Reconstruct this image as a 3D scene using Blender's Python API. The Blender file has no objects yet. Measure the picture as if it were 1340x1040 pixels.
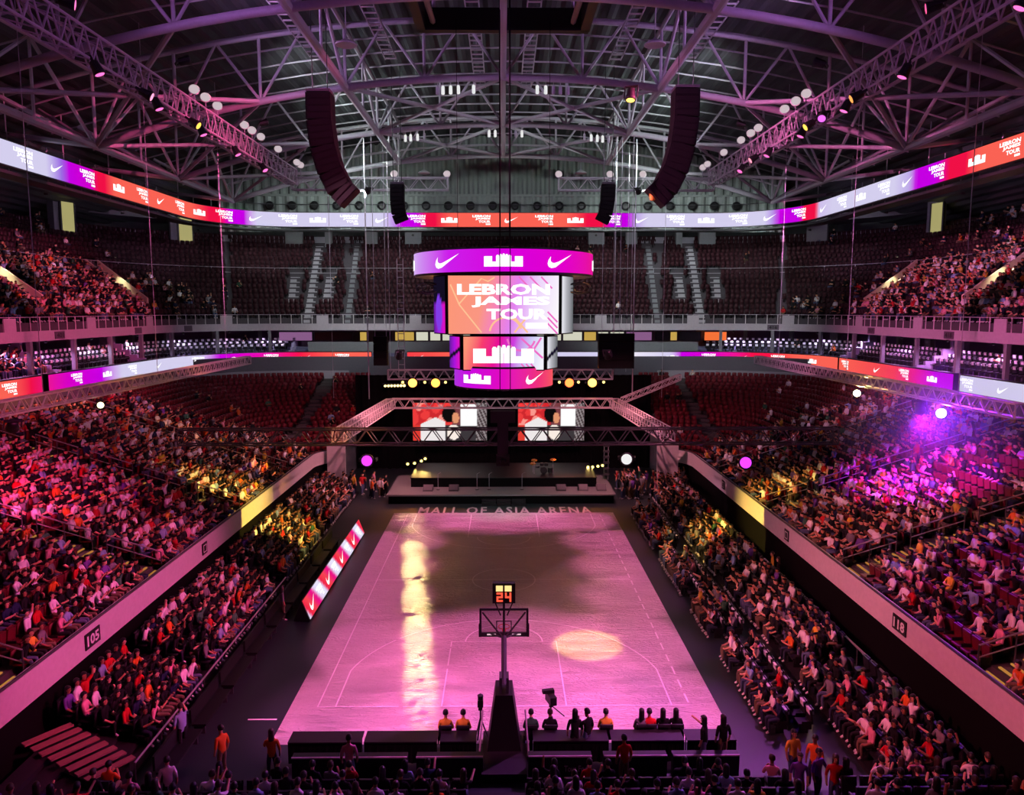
import bpy, bmesh, math, random
import numpy as np
from mathutils import Vector, Matrix

# ------------------------------------------------------------------ camera, world, exposure
SC = bpy.context.scene
COL = SC.collection
F, HC, VPX, HOR = 990.0, 15.5, 659.0, 405.0
PITCH = math.atan((520 - HOR) / F)
YAW = math.atan((670 - VPX) / F)
cam = bpy.data.objects.new('camera', bpy.data.cameras.new('camera'))
COL.objects.link(cam)
cam.location = (0, 0, HC)
cam.rotation_euler = (math.radians(90) - PITCH, 0, -YAW)
cam.data.sensor_fit = 'HORIZONTAL'
cam.data.angle = 2 * math.atan(670 / F)
cam.data.clip_end = 400
SC.camera = cam
world = bpy.data.worlds.new('world'); SC.world = world
world.use_nodes = True
world.node_tree.nodes['Background'].inputs[0].default_value = (0.55, 0.6, 0.6, 1)
world.node_tree.nodes['Background'].inputs[1].default_value = 0.004
SC.view_settings.view_transform = 'Standard'
SC.view_settings.look = 'None'
SC.view_settings.exposure = 0.0
SC.view_settings.gamma = 1.0
SC.view_settings.use_curve_mapping = False
SC.cycles.max_bounces = 5
SC.cycles.use_denoising = True
SC.cycles.sample_clamp_indirect = 4.0

RM = cam.rotation_euler.to_matrix()
CAMP = Vector((0, 0, HC))
def proj(p):
    q = RM.transposed() @ (Vector(p) - CAMP)
    if q.z > -0.1: return (-9999, -9999)
    return (670 + F * q.x / -q.z, 520 - F * q.y / -q.z)
def ray(px, py):
    return (RM @ Vector(((px - 670) / F, (520 - py) / F, -1))).normalized()
def on_z(px, py, z):
    d = ray(px, py); return CAMP + d * ((z - HC) / d.z)
def on_x(px, py, x):
    d = ray(px, py); return CAMP + d * (x / d.x)
def on_y(px, py, y):
    d = ray(px, py); return CAMP + d * (y / d.y)

RND = random.Random(11)
# ------------------------------------------------------------------ colours, materials
def lin(r, g, b):
    f = lambda c: (c / 255) / 12.92 if c <= 10.3 else ((c / 255 + 0.055) / 1.055) ** 2.4
    return (f(r), f(g), f(b), 1.0)
MATS = {}
def mat(name, rgb, rough=0.6, metal=0.0, noise=0.12, scale=6.0, spec=0.5, bump=0.0):
    if name in MATS: return MATS[name]
    m = bpy.data.materials.new(name); m.use_nodes = True
    nt = m.node_tree; b = nt.nodes['Principled BSDF']
    c = lin(*rgb)
    b.inputs['Roughness'].default_value = rough
    b.inputs['Metallic'].default_value = metal
    b.inputs['Specular IOR Level'].default_value = spec
    tc = nt.nodes.new('ShaderNodeTexCoord'); n = nt.nodes.new('ShaderNodeTexNoise')
    n.inputs['Scale'].default_value = scale; n.inputs['Detail'].default_value = 4
    nt.links.new(tc.outputs['Object'], n.inputs['Vector'])
    mx = nt.nodes.new('ShaderNodeMix'); mx.data_type = 'RGBA'
    mx.inputs[6].default_value = tuple(v * (1 - noise) for v in c[:3]) + (1,)
    mx.inputs[7].default_value = tuple(min(1, v * (1 + noise)) for v in c[:3]) + (1,)
    nt.links.new(n.outputs['Fac'], mx.inputs[0]); nt.links.new(mx.outputs[2], b.inputs['Base Color'])
    if bump:
        bp = nt.nodes.new('ShaderNodeBump'); bp.inputs['Strength'].default_value = bump
        nt.links.new(n.outputs['Fac'], bp.inputs['Height']); nt.links.new(bp.outputs[0], b.inputs['Normal'])
    MATS[name] = m; return m
def emit(name, rgb, strength=1.0):
    if name in MATS: return MATS[name]
    m = bpy.data.materials.new(name); m.use_nodes = True
    nt = m.node_tree; nt.nodes.remove(nt.nodes['Principled BSDF'])
    e = nt.nodes.new('ShaderNodeEmission'); e.inputs[0].default_value = lin(*rgb); e.inputs[1].default_value = strength
    nt.links.new(e.outputs[0], nt.nodes['Material Output'].inputs[0])
    MATS[name] = m; return m
def screen_mat(name, strength=1.0):
    """an LED display: emission read from the painted picture attribute, with a fine pixel grid"""
    if name in MATS: return MATS[name]
    m = bpy.data.materials.new(name); m.use_nodes = True
    nt = m.node_tree; nt.nodes.remove(nt.nodes['Principled BSDF'])
    e = nt.nodes.new('ShaderNodeEmission'); a = nt.nodes.new('ShaderNodeAttribute'); a.attribute_name = 'col'
    e.inputs[1].default_value = strength
    nt.links.new(a.outputs['Color'], e.inputs[0]); nt.links.new(e.outputs[0], nt.nodes['Material Output'].inputs[0])
    MATS[name] = m; return m
def attr_mat(name, rough=0.75):
    if name in MATS: return MATS[name]
    m = bpy.data.materials.new(name); m.use_nodes = True
    nt = m.node_tree; b = nt.nodes['Principled BSDF']; a = nt.nodes.new('ShaderNodeAttribute'); a.attribute_name = 'col'
    b.inputs['Roughness'].default_value = rough; b.inputs['Specular IOR Level'].default_value = 0.25
    nt.links.new(a.outputs['Color'], b.inputs['Base Color']); MATS[name] = m; return m
def object_colour_mat(name, rough=0.8):
    m = bpy.data.materials.new(name); m.use_nodes = True
    nt = m.node_tree; b = nt.nodes['Principled BSDF']; a = nt.nodes.new('ShaderNodeObjectInfo')
    b.inputs['Roughness'].default_value = rough; b.inputs['Specular IOR Level'].default_value = 0.2
    nt.links.new(a.outputs['Color'], b.inputs['Base Color']); MATS[name] = m; return m

STEEL = mat('grey painted steel', (172, 168, 178), 0.45, 0.0)
STEELD = mat('dark painted steel', (60, 60, 64), 0.5)
ALU = mat('aluminium truss', (205, 200, 205), 0.35, 0.55)
SPK = mat('black loudspeaker paint', (7, 7, 8), 0.8, spec=0.2)
BLACK = mat('black powder coat', (20, 20, 22), 0.5)
MATTE = mat('black drape cloth', (12, 12, 13), 0.95, spec=0.1)
CONC = mat('grey concrete', (104, 100, 102), 0.85, bump=0.1)
CONCD = mat('dark stained concrete', (70, 64, 66), 0.85)
WHITEW = mat('off white painted wall', (205, 200, 200), 0.7)
GREYW = mat('grey wall panel', (128, 130, 134), 0.75)
DECK = mat('roof deck sheet', (56, 59, 61), 0.6)
CLADD = mat('corrugated wall cladding', (120, 128, 124), 0.6)
SEATRED = mat('dark red seat plastic', (100, 16, 30), 0.55)
SEATDARK = mat('maroon black seat plastic', (58, 26, 34), 0.6)
SEATBLACK = mat('black seat vinyl', (26, 27, 32), 0.55)
COVERW = mat('white seat cover cloth', (225, 225, 230), 0.8)
RUBBER = mat('dark arena floor', (40, 52, 54), 0.42, scale=2.0)
NOSING = emit('amber step light strip', (255, 176, 86), .42)
RAILM = mat('satin handrail steel', (190, 188, 195), 0.35, 0.6)
SIGNB = mat('black sign plate', (14, 14, 14), 0.5)
SIGNW = mat('white sign paint', (235, 235, 230), 0.6)
CREAM = mat('cream painted stair wall', (214, 206, 178), 0.7)
LEDW = emit('white led pixels', (255, 255, 255), 1.25)

# ------------------------------------------------------------------ mesh helpers
class MB:
    def __init__(s): s.v = []; s.f = []; s.m = []; s.cur = 0
    def add(s, vs, fs):
        b = len(s.v); s.v.extend([tuple(x) for x in vs])
        s.f.extend([tuple(i + b for i in f) for f in fs]); s.m.extend([s.cur] * len(fs))
    def box(s, c, d, rz=0.0, rx=0.0, ry=0.0, taper=1.0):
        M = Matrix.Rotation(rz, 3, 'Z') @ Matrix.Rotation(rx, 3, 'X') @ Matrix.Rotation(ry, 3, 'Y'); c = Vector(c)
        vs = []
        for z in (-.5, .5):
            k = taper if z > 0 else 1.0
            for x, y in ((-.5, -.5), (.5, -.5), (.5, .5), (-.5, .5)):
                vs.append(c + M @ Vector((x * d[0] * k, y * d[1] * k, z * d[2])))
        s.add(vs, [(0, 3, 2, 1), (4, 5, 6, 7), (0, 1, 5, 4), (1, 2, 6, 5), (2, 3, 7, 6), (3, 0, 4, 7)])
    def tube(s, pts, r, n=6, caps=True):
        pts = [Vector(p) for p in pts]; rs = r if isinstance(r, (list, tuple)) else [r] * len(pts)
        rings = []; prev = None
        for i, p in enumerate(pts):
            t = (pts[min(i + 1, len(pts) - 1)] - pts[max(i - 1, 0)]).normalized()
            up = Vector((0, 0, 1)) if abs(t.z) < 0.95 else Vector((1, 0, 0))
            a = t.cross(up).normalized(); b = a.cross(t)
            rings.append([p + (a * math.cos(2 * math.pi * k / n) + b * math.sin(2 * math.pi * k / n)) * rs[i] for k in range(n)])
        vs = [v for g in rings for v in g]; fs = []
        for i in range(len(pts) - 1):
            for k in range(n):
                fs.append((i * n + k, i * n + (k + 1) % n, (i + 1) * n + (k + 1) % n, (i + 1) * n + k))
        if caps:
            fs.append(tuple(range(n))[::-1]); fs.append(tuple(range((len(pts) - 1) * n, len(pts) * n)))
        s.add(vs, fs)
    def lathe(s, prof, n=16, c=(0, 0, 0), M=None):
        c = Vector(c); vs = []; fs = []
        for r, z in prof:
            for k in range(n):
                v = Vector((r * math.cos(2 * math.pi * k / n), r * math.sin(2 * math.pi * k / n), z))
                vs.append(c + (M @ v if M else v))
        for i in range(len(prof) - 1):
            for k in range(n):
                fs.append((i * n + k, i * n + (k + 1) % n, (i + 1) * n + (k + 1) % n, (i + 1) * n + k))
        fs.append(tuple(range(n))[::-1]); fs.append(tuple(range((len(prof) - 1) * n, len(prof) * n)))
        s.add(vs, fs)
    def prism(s, poly, ax, a0, a1):
        """poly: 2D outline; ax 'x': extruded along x, outline in (y,z); 'y': (x,z); 'z': (x,y)"""
        def P(p, a):
            return {'x': (a, p[0], p[1]), 'y': (p[0], a, p[1]), 'z': (p[0], p[1], a)}[ax]
        n = len(poly); vs = [P(p, a0) for p in poly] + [P(p, a1) for p in poly]
        fs = [tuple(range(n))[::-1], tuple(range(n, 2 * n))] + [(k, (k + 1) % n, n + (k + 1) % n, n + k) for k in range(n)]
        s.add(vs, fs)
    def mesh(s, name, mats, smooth=False, fix=True):
        me = bpy.data.meshes.new(name); me.from_pydata(s.v, [], s.f)
        for m in (mats if isinstance(mats, (list, tuple)) else [mats]): me.materials.append(m)
        if any(s.m): me.polygons.foreach_set('material_index', s.m)
        if fix:
            bm = bmesh.new(); bm.from_mesh(me); bmesh.ops.recalc_face_normals(bm, faces=bm.faces); bm.to_mesh(me); bm.free()
        if smooth: me.polygons.foreach_set('use_smooth', [True] * len(me.polygons))
        return me
def tag(o, label=None, cat=None, group=None, kind=None):
    if label: o['label'] = label
    if cat: o['category'] = cat
    if group: o['group'] = group
    if kind: o['kind'] = kind
    return o
def link(name, me, parent=None, loc=None, M=None):
    o = bpy.data.objects.new(name, me); COL.objects.link(o)
    if parent is not None: o.parent = parent
    if M is not None: o.matrix_basis = M
    elif loc is not None: o.location = loc
    return o
def obj(name, mb, mats, parent=None, smooth=False):
    """world-space mesh; a child of an unrotated root is moved back by the root's place"""
    me = mb.mesh(name, mats, smooth)
    if parent is not None:
        w = Vector(parent.location); p = parent
        while p.parent: p = p.parent; w = w + Vector(p.location)
        me.transform(Matrix.Translation(-w))
    return link(name, me, parent)
def empty(name, loc, label=None, cat=None, group=None, kind=None):
    o = bpy.data.objects.new(name, None); COL.objects.link(o); o.location = loc; o.empty_display_size = 0.2
    return tag(o, label, cat, group, kind)
def struct(name, mb, mats, smooth=False):
    return tag(obj(name, mb, mats, None, smooth), kind='structure')
BARS = {}
def bar(parent, p0, p1, r, m, name='brace', n=6):
    """one straight member: shares a unit tube, so each is a cheap object of its own"""
    k = (m.name, n)
    if k not in BARS:
        b = MB(); b.tube([(0, 0, 0), (0, 0, 1)], 1.0, n); BARS[k] = b.mesh('bar', m)
    p0, p1 = Vector(p0), Vector(p1); d = p1 - p0
    if parent is not None: p0 = p0 - Vector(parent.location)
    M = Matrix.Translation(p0) @ d.to_track_quat('Z', 'Y').to_matrix().to_4x4() @ Matrix.Diagonal((r, r, d.length, 1))
    return link(name, BARS[k], parent, M=M)
def copy_tree(o, parent=None, loc=None, rz=None):
    c = o.copy(); COL.objects.link(c); c.parent = parent
    if loc is not None: c.location = loc
    if rz is not None: c.rotation_euler[2] = rz
    for ch in o.children: copy_tree(ch, c)
    return c

# text and marks as flat 2D meshes (verts, faces)
def text2d(s, bold=0.03, space=1.0):
    cu = bpy.data.curves.new('lettering', 'FONT'); cu.body = s; cu.offset = bold; cu.space_character = space; cu.resolution_u = 2
    o = bpy.data.objects.new('lettering', cu); COL.objects.link(o)
    dg = bpy.context.evaluated_depsgraph_get(); me = bpy.data.meshes.new_from_object(o.evaluated_get(dg))
    v = np.array([x.co[:2] for x in me.vertices]); f = [tuple(p.vertices) for p in me.polygons]
    bpy.data.objects.remove(o); bpy.data.curves.remove(cu); bpy.data.meshes.remove(me)
    v -= v.min(0); return v, f
def fit(vf, w, h, x=0.0, y=0.0):
    v, f = vf; e = np.maximum(v.max(0) - v.min(0), 1e-6); return (v - v.min(0)) / e * (w, h) + (x, y), f
def merge2d(items):
    V = []; Fs = []; b = 0
    for v, f in items: V.append(v); Fs += [tuple(i + b for i in p) for p in f]; b += len(v)
    return np.concatenate(V), Fs
def rect2d(x0, y0, x1, y1):
    n = max(1, int((x1 - x0) * 16)); xs = np.linspace(x0, x1, n + 1)
    return np.array([(x, y0) for x in xs] + [(x, y1) for x in xs], float), [(i, i + 1, n + 2 + i, n + 1 + i) for i in range(n)]
TICK_O = [(0.13, .60), (0.04, .42), (0.0, .22), (0.05, .06), (0.15, 0.0), (0.30, 0.05), (1.0, .74)]
TICK_I = [(0.13, .60), (0.11, .46), (0.12, .34), (0.19, .27), (0.28, .27), (0.42, .34), (1.0, .74)]
def tick2d():
    v = np.array(TICK_O + TICK_I, float); n = len(TICK_O)
    v[:, 1] /= .74
    return v, [(k, k + 1, n + k + 1, n + k) for k in range(n - 1)]
def crown2d():
    it = [rect2d(0, 0, 1, .38), rect2d(0, .38, .21, .8), rect2d(.31, .38, .70, .8), rect2d(.79, .38, 1, .8)]
    for k in range(5):
        x = .31 + k * .078; hh = (.9, .96, 1.0, .96, .9)[k]
        it.append((np.array([(x, .8), (x + .078, .8), (x + .06, hh), (x + .018, hh)]), [(0, 1, 2, 3)]))
    return merge2d(it)
T_L, T_J, T_T = text2d('LEBRON', .045), text2d('JAMES', .045), text2d('TOUR', .045)
def title2d():
    """three stacked lines set flush right, a short bar below"""
    return merge2d([fit(T_L, 1.0, .25, 0, .75), fit(T_J, .84, .25, .16, .475), fit(T_T, .66, .25, .34, .2), rect2d(.74, 0, 1.0, .13)])
DEC = {'tick': tick2d(), 'crown': crown2d(), 'title': title2d()}
def decal(name, vf, mapper, m, parent, label=None):
    b = MB(); b.add([mapper(x, y) for x, y in vf[0]], vf[1])
    o = obj(name, b, m, parent)
    if label: o['label'] = label
    return o
def painted(name, grid, cols, m, parent=None):
    """grid: (nu,nv) array of points, cols: matching linear colours -> a screen mesh with a picture attribute"""
    nu, nv = len(grid), len(grid[0]); b = MB()
    vs = [p for r in grid for p in r]
    fs = [(i * nv + j, (i + 1) * nv + j, (i + 1) * nv + j + 1, i * nv + j + 1) for i in range(nu - 1) for j in range(nv - 1)]
    me = bpy.data.meshes.new(name); me.from_pydata([tuple(v) for v in vs], [], fs); me.materials.append(m)
    a = me.attributes.new('col', 'FLOAT_COLOR', 'POINT')
    a.data.foreach_set('color', np.array([c for r in cols for c in r], np.float32).ravel())
    if parent is not None:
        w = Vector(parent.location); p = parent
        while p.parent: p = p.parent; w = w + Vector(p.location)
        me.transform(Matrix.Translation(-w))
    return link(name, me, parent)
def ramp(stops, x):
    if x <= stops[0][0]: return lin(*stops[0][1])
    for (a, ca), (b, cb) in zip(stops, stops[1:]):
        if x <= b:
            t = (x - a) / max(1e-6, b - a); A, B = lin(*ca), lin(*cb)
            return tuple(A[i] * (1 - t) + B[i] * t for i in range(4))
    return lin(*stops[-1][1])

# ------------------------------------------------------------------ plan of the bowl
def upath(W, B, R, y0=2.0, ns=60, na=16, nb=50):
    """U-shaped plan line: down one side, round the far end, up the other side"""
    p = [Vector((-W, y0 + (B - R - y0) * i / ns, 0)) for i in range(ns)]
    p += [Vector((-W + R - R * math.cos(a), B - R + R * math.sin(a), 0)) for a in [math.pi / 2 * i / na for i in range(na)]]
    p += [Vector((-(W - R) + 2 * (W - R) * i / nb, B, 0)) for i in range(nb)]
    p += [Vector((W - R + R * math.sin(a), B - R + R * math.cos(a), 0)) for a in [math.pi / 2 * i / na for i in range(na)]]
    p += [Vector((W, B - R - (B - R - y0) * i / ns, 0)) for i in range(ns + 1)]
    return p
def lerp_path(a, b, t): return [p.lerp(q, t) for p, q in zip(a, b)]
def band(mb, path, z0, z1, t=0.0, path2=None):
    """vertical band between z0 and z1 along a plan line; with path2 a slab between two lines"""
    n = len(path); q = path2
    if q is None:
        mb.add([(p.x, p.y, z) for z in (z0, z1) for p in path], [(i, i + 1, n + i + 1, n + i) for i in range(n - 1)])
    else:
        vs = [(p.x, p.y, z0) for p in path] + [(p.x, p.y, z1) for p in path] + [(p.x, p.y, z0) for p in q] + [(p.x, p.y, z1) for p in q]
        fs = []
        for i in range(n - 1):
            fs += [(i, i + 1, n + i + 1, n + i), (2 * n + i, 3 * n + i, 3 * n + i + 1, 2 * n + i + 1),
                   (n + i, n + i + 1, 3 * n + i + 1, 3 * n + i), (i, 2 * n + i, 2 * n + i + 1, i + 1)]
        mb.add(vs, fs)
class Line:
    """arc-length walk along a plan line"""
    def __init__(s, pts):
        s.p = pts; s.l = [0.0]
        for a, b in zip(pts, pts[1:]): s.l.append(s.l[-1] + (b - a).length)
        s.L = s.l[-1]
    def at(s, d):
        d = min(max(d, 0), s.L - 1e-6); i = int(np.searchsorted(s.l, d, 'right')) - 1; i = min(i, len(s.p) - 2)
        a, b = s.p[i], s.p[i + 1]; t = (d - s.l[i]) / max(1e-9, s.l[i + 1] - s.l[i])
        return a.lerp(b, t), (b - a).normalized()
    def from_px(s, px, z):
        """arc length whose point at height z is seen at picture column px"""
        best = None; prev = None
        for k in range(0, 1200):
            d = s.L * k / 1200; p, _ = s.at(d)
            if p.y < 12: prev = None; continue
            x = proj((p.x, p.y, z))[0]
            if prev and (prev[1] - px) * (x - px) <= 0:
                t = (px - prev[1]) / (x - prev[1] + 1e-9); return prev[0] + (d - prev[0]) * t
            prev = (d, x)
        return best
# ================================================================== THE SETTING
# floor
b = MB(); b.box((0, 44, -0.1), (110, 124, 0.2)); struct('floor', b, RUBBER)

# court cover: a wrinkled white vinyl sheet over the boards
def cover_material():
    m = bpy.data.materials.new('white vinyl floor cover'); m.use_nodes = True
    nt = m.node_tree; N = nt.nodes; L = nt.links; p = N['Principled BSDF']
    p.inputs['Roughness'].default_value = 0.42
    tc = N.new('ShaderNodeTexCoord')
    def mapped(rz, sc):
        mp = N.new('ShaderNodeMapping'); mp.inputs['Rotation'].default_value = (0, 0, rz); mp.inputs['Scale'].default_value = sc
        L.new(tc.outputs['Object'], mp.inputs['Vector']); return mp
    n1 = N.new('ShaderNodeTexNoise'); n1.inputs['Scale'].default_value = 1.0; n1.inputs['Detail'].default_value = 5; n1.inputs['Distortion'].default_value = 1.2
    L.new(mapped(0.75, (0.5, 1.5, 1)).outputs[0], n1.inputs['Vector'])
    n2 = N.new('ShaderNodeTexNoise'); n2.inputs['Scale'].default_value = 1.0; n2.inputs['Detail'].default_value = 3; n2.inputs['Distortion'].default_value = 2.0
    L.new(mapped(-0.5, (0.4, 1.8, 1)).outputs[0], n2.inputs['Vector'])
    r1 = N.new('ShaderNodeMath'); r1.operation = 'PINGPONG'; r1.inputs[1].default_value = 0.06; L.new(n1.outputs['Fac'], r1.inputs[0])
    r2 = N.new('ShaderNodeMath'); r2.operation = 'PINGPONG'; r2.inputs[1].default_value = 0.07; L.new(n2.outputs['Fac'], r2.inputs[0])
    ad = N.new('ShaderNodeMath'); ad.operation = 'ADD'; L.new(r1.outputs[0], ad.inputs[0]); L.new(r2.outputs[0], ad.inputs[1])
    bp = N.new('ShaderNodeBump'); bp.inputs['Strength'].default_value = 1.0; bp.inputs['Distance'].default_value = .75
    L.new(ad.outputs[0], bp.inputs['Height']); L.new(bp.outputs[0], p.inputs['Normal'])
    n3 = N.new('ShaderNodeTexNoise'); n3.inputs['Scale'].default_value = 0.5; n3.inputs['Detail'].default_value = 6
    L.new(tc.outputs['Object'], n3.inputs['Vector'])
    mx = N.new('ShaderNodeMix'); mx.data_type = 'RGBA'; mx.inputs[6].default_value = lin(196, 190, 186); mx.inputs[7].default_value = lin(224, 220, 216)
    L.new(n3.outputs['Fac'], mx.inputs[0]); L.new(mx.outputs[2], p.inputs['Base Color'])
    return m
CX, CY0, CY1 = 8.4, 25.6, 56.7
b = MB()
nx, ny = 150, 280; rr = random.Random(3)
ridges = [(rr.uniform(-8, 8), rr.uniform(26, 56), rr.uniform(-1, 1), rr.uniform(.6, 2.6), rr.uniform(.006, .016)) for _ in range(90)]
for _ in range(150):
    yy_ = rr.uniform(26, 56.3); ridges.append((-3.2 - (yy_ - 28) * .13 + rr.uniform(-1.1, 1.6), yy_, rr.uniform(-.5, .9), rr.uniform(.3, .9), rr.uniform(.02, .05)))
xs = np.linspace(-CX, CX, nx + 1); ys = np.linspace(CY0, CY1, ny + 1); GX, GY = np.meshgrid(xs, ys, indexing='ij')
Z = np.full(GX.shape, 0.02)
for (x, y, a, l, h) in ridges:
    u = (GX - x) * math.cos(a) + (GY - y) * math.sin(a); v = -(GX - x) * math.sin(a) + (GY - y) * math.cos(a)
    Z += h * np.exp(-(v / .10) ** 2) * np.exp(-(u / l) ** 2)
Z = np.minimum(Z, .13)
Z[0, :] = Z[-1, :] = 0.004; Z[:, 0] = Z[:, -1] = 0.004
b.add([(GX[i, j], GY[i, j], Z[i, j]) for i in range(nx + 1) for j in range(ny + 1)],
      [(i * (ny + 1) + j, (i + 1) * (ny + 1) + j, (i + 1) * (ny + 1) + j + 1, i * (ny + 1) + j + 1) for i in range(nx) for j in range(ny)])
cover = obj('floor_cover', b, cover_material(), smooth=True)
tag(cover, 'wrinkled pale vinyl sheet covering the basketball court, lit pink', 'floor cover')
LINE = mat('court line paint', (250, 246, 246), 0.5)
def flat_line(pts, w=0.06, z=0.052, closed=False):
    b = MB(); n = len(pts); P = [Vector((p[0], p[1], z)) for p in pts]
    L_, R_ = [], []
    for i in range(n):
        a = P[i - 1] if (closed or i) else P[i]; c = P[(i + 1) % n] if (closed or i < n - 1) else P[i]
        t = (c - a).normalized(); nn = Vector((-t.y, t.x, 0)) * w / 2; L_.append(P[i] + nn); R_.append(P[i] - nn)
    m = n if closed else n - 1
    b.add(L_ + R_, [(i, (i + 1) % n, n + (i + 1) % n, n + i) for i in range(m)])
    obj('court_line', b, LINE, cover)
CC = 42.1
circ = lambda cx, cy, r, a0, a1, n=40: [(cx + r * math.cos(a0 + (a1 - a0) * k / n), cy + r * math.sin(a0 + (a1 - a0) * k / n)) for k in range(n + 1)]
flat_line(circ(0, CC, 1.8, 0, 2 * math.pi)[:-1], closed=True)
flat_line([(-7.3, CC), (7.3, CC)])
for s, yb in ((1, 28.1), (-1, 56.1)):
    flat_line([(-7.3, yb), (7.3, yb)], .05)
    flat_line([(-2.45, yb), (-2.45, yb + s * 5.8), (2.45, yb + s * 5.8), (2.45, yb)])
    flat_line(circ(0, yb + s * 5.8, 1.8, 0, math.pi * s))
    hx = yb + s * 1.575; a0 = math.acos(6.6 / 6.75)
    flat_line([(6.6, yb)] + circ(0, hx, 6.75, a0 * s, (math.pi - a0) * s) + [(-6.6, yb)])
flat_line([(-7.3, 28.1), (-7.3, 56.1)], .05)
for k in range(24): flat_line([(7.3, 28.3 + k * 1.17), (7.3, 28.3 + k * 1.17 + .7)], .07)
b = MB()
v, f = fit(text2d('MALL OF ASIA ARENA', .02, 1.25), 13.4, 2.1, -6.6, 56.35)
b.add([(x, y, 0.006) for x, y in v], f); lo = obj('floor_lettering', b, mat('white floor lettering', (210, 200, 200), .5))
tag(lo, 'white MALL OF ASIA ARENA lettering on the dark floor before the stage', 'lettering')

# ---------------------------------------------------------------- lower tier with its front wall
LI, LO = upath(16.1, 66, 3), upath(33.5, 83, 11)
LZ0, LZ1, LROWS = 2.45, 8.0, 20
b = MB(); n = len(LI)
def tier(b, A, B, z0, z1, rows, keep=lambda p: True):
    for i in range(rows):
        a, c = lerp_path(A, B, i / rows), lerp_path(A, B, (i + 1) / rows)
        za, zb = z0 + (z1 - z0) * i / rows, z0 + (z1 - z0) * (i + 1) / rows
        n = len(a); base = len(b.v)
        b.v.extend([(p.x, p.y, za) for p in a] + [(p.x, p.y, zb) for p in a] + [(p.x, p.y, zb) for p in c])
        for k in range(n - 1):
            if not keep((a[k] + a[k + 1]) / 2): continue
            b.f.append((base + k, base + k + 1, base + n + k + 1, base + n + k)); b.m.append(0)
            b.f.append((base + n + k, base + n + k + 1, base + 2 * n + k + 1, base + 2 * n + k)); b.m.append(0)
def keep_low(p): return not (abs(p.x) < 14.5 and p.y > 62)
LT_ = upath(16.36, 66.26, 3); tier(b, LT_, LO, LZ0, LZ1, LROWS, keep_low)
struct('lower_tier', b, CONCD)
b = MB()
for s in (-1, 1):   # cut ends of the far seats beside the stage
    b.add([(14.5 * s, 66, 0), (14.5 * s, 83, 0), (14.5 * s, 83, 8.0), (14.5 * s, 66, 1.8)], [(0, 1, 2, 3)])
struct('wall_tier_end', b, GREYW)
b = MB(); WI = upath(16.35, 66.25, 3)
kk = [i for i, p in enumerate(LI) if keep_low(p)]
i0 = [i for i in kk if LI[i].x < 0]; i1 = [i for i in kk if LI[i].x > 0]
for side, ids in (('left', i0), ('right', i1)):
    b = MB(); band(b, [LI[i] for i in ids], 2.2, 3.3, path2=[WI[i] for i in ids]); w = struct('wall_' + side, b, WHITEW)
    b = MB(); b.tube([(LI[i].x * 1.004, LI[i].y, 3.34) for i in ids], 0.055, 6); obj('coping_rail', b, STEELD, w)
    b = MB(); band(b, [LI[i].lerp(WI[i], .6) for i in ids], 0.0, 2.2); obj('black_skirt', b, MATTE, w)
    sx = -1 if side == 'left' else 1
    for (px, py, txt) in (((120, 836, '105'), (267, 720, '')) if sx < 0 else ((1178, 822, '118'), (1030, 706, ''), (947, 640, ''))):
        y = on_x(px, py, 16.1 * sx).y; x = 16.06 * sx
        bb = MB(); ww = 1.05 if txt else .62; bb.box((x, y, 2.78), (.04, ww, .62)); sg = obj('section_sign', bb, SIGNB, w)
        if txt:
            v, f = fit(text2d(txt, .03), ww * .8, .42, -ww * .4, -.21)
            decal('sign_number', (v, f), lambda u, q: (x - sx * .03, y - sx * -u * -1 if sx > 0 else y + u, 2.78 + q), SIGNW, sg)
        else:
            for (a0, a1, c0, c1) in ((-.22, .22, .16, .2), (-.22, .22, -.2, -.16), (-.22, -.16, -.16, .16), (.16, .22, -.16, .16)):
                b2 = MB(); b2.add([(x - sx * .03, y + a0, 2.78 + c0), (x - sx * .03, y + a1, 2.78 + c0), (x - sx * .03, y + a1, 2.78 + c1), (x - sx * .03, y + a0, 2.78 + c1)], [(0, 1, 2, 3)])
                obj('sign_border', b2, SIGNW, sg)
# wall behind the last row of the lower tier, up to the suites
b = MB(); band(b, LO, 6.5, 10.4); struct('wall_back', b, mat('dusk grey wall', (92, 88, 98), .8))
RAILB = mat('pale balustrade', (150, 146, 156), .6)
b = MB(); q = upath(33.2, 82.7, 11)
ids = [i for i, p in enumerate(q) if p.y > 66 and 16 < abs(p.x)]
for s in (-1, 1):
    b = MB(); sel = [q[i] for i in ids if q[i].x * s > 0]; sel2 = [LO[i] for i in ids if LO[i].x * s > 0]
    band(b, sel, 8.0, 8.85, path2=sel2[:len(sel)]); struct('trim_1' if s < 0 else 'trim_2', b, RAILB)

# ---------------------------------------------------------------- suites between the two tiers
SI, SO = upath(33.4, 84.6, 11), upath(36.6, 87.8, 14)
b = MB(); tier(b, SI, SO, 10.0, 11.3, 4); struct('suite_terrace', b, mat('blue grey terrace', (96, 92, 122), .8))
SB = upath(39.0, 90.4, 16)
b = MB(); band(b, SB, 10.8, 13.6); struct('wall_suites', b, mat('plum suite wall', (112, 84, 122), .8))
PIN, POUT = upath(34, 85, 11), upath(49, 100, 24)
b = MB(); band(b, upath(33.9, 84.9, 11), 13.2, 13.95, path2=upath(39, 90, 16)); fascia = struct('fascia_slab', b, mat('pink grey fascia', (178, 168, 176), .7))
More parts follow.
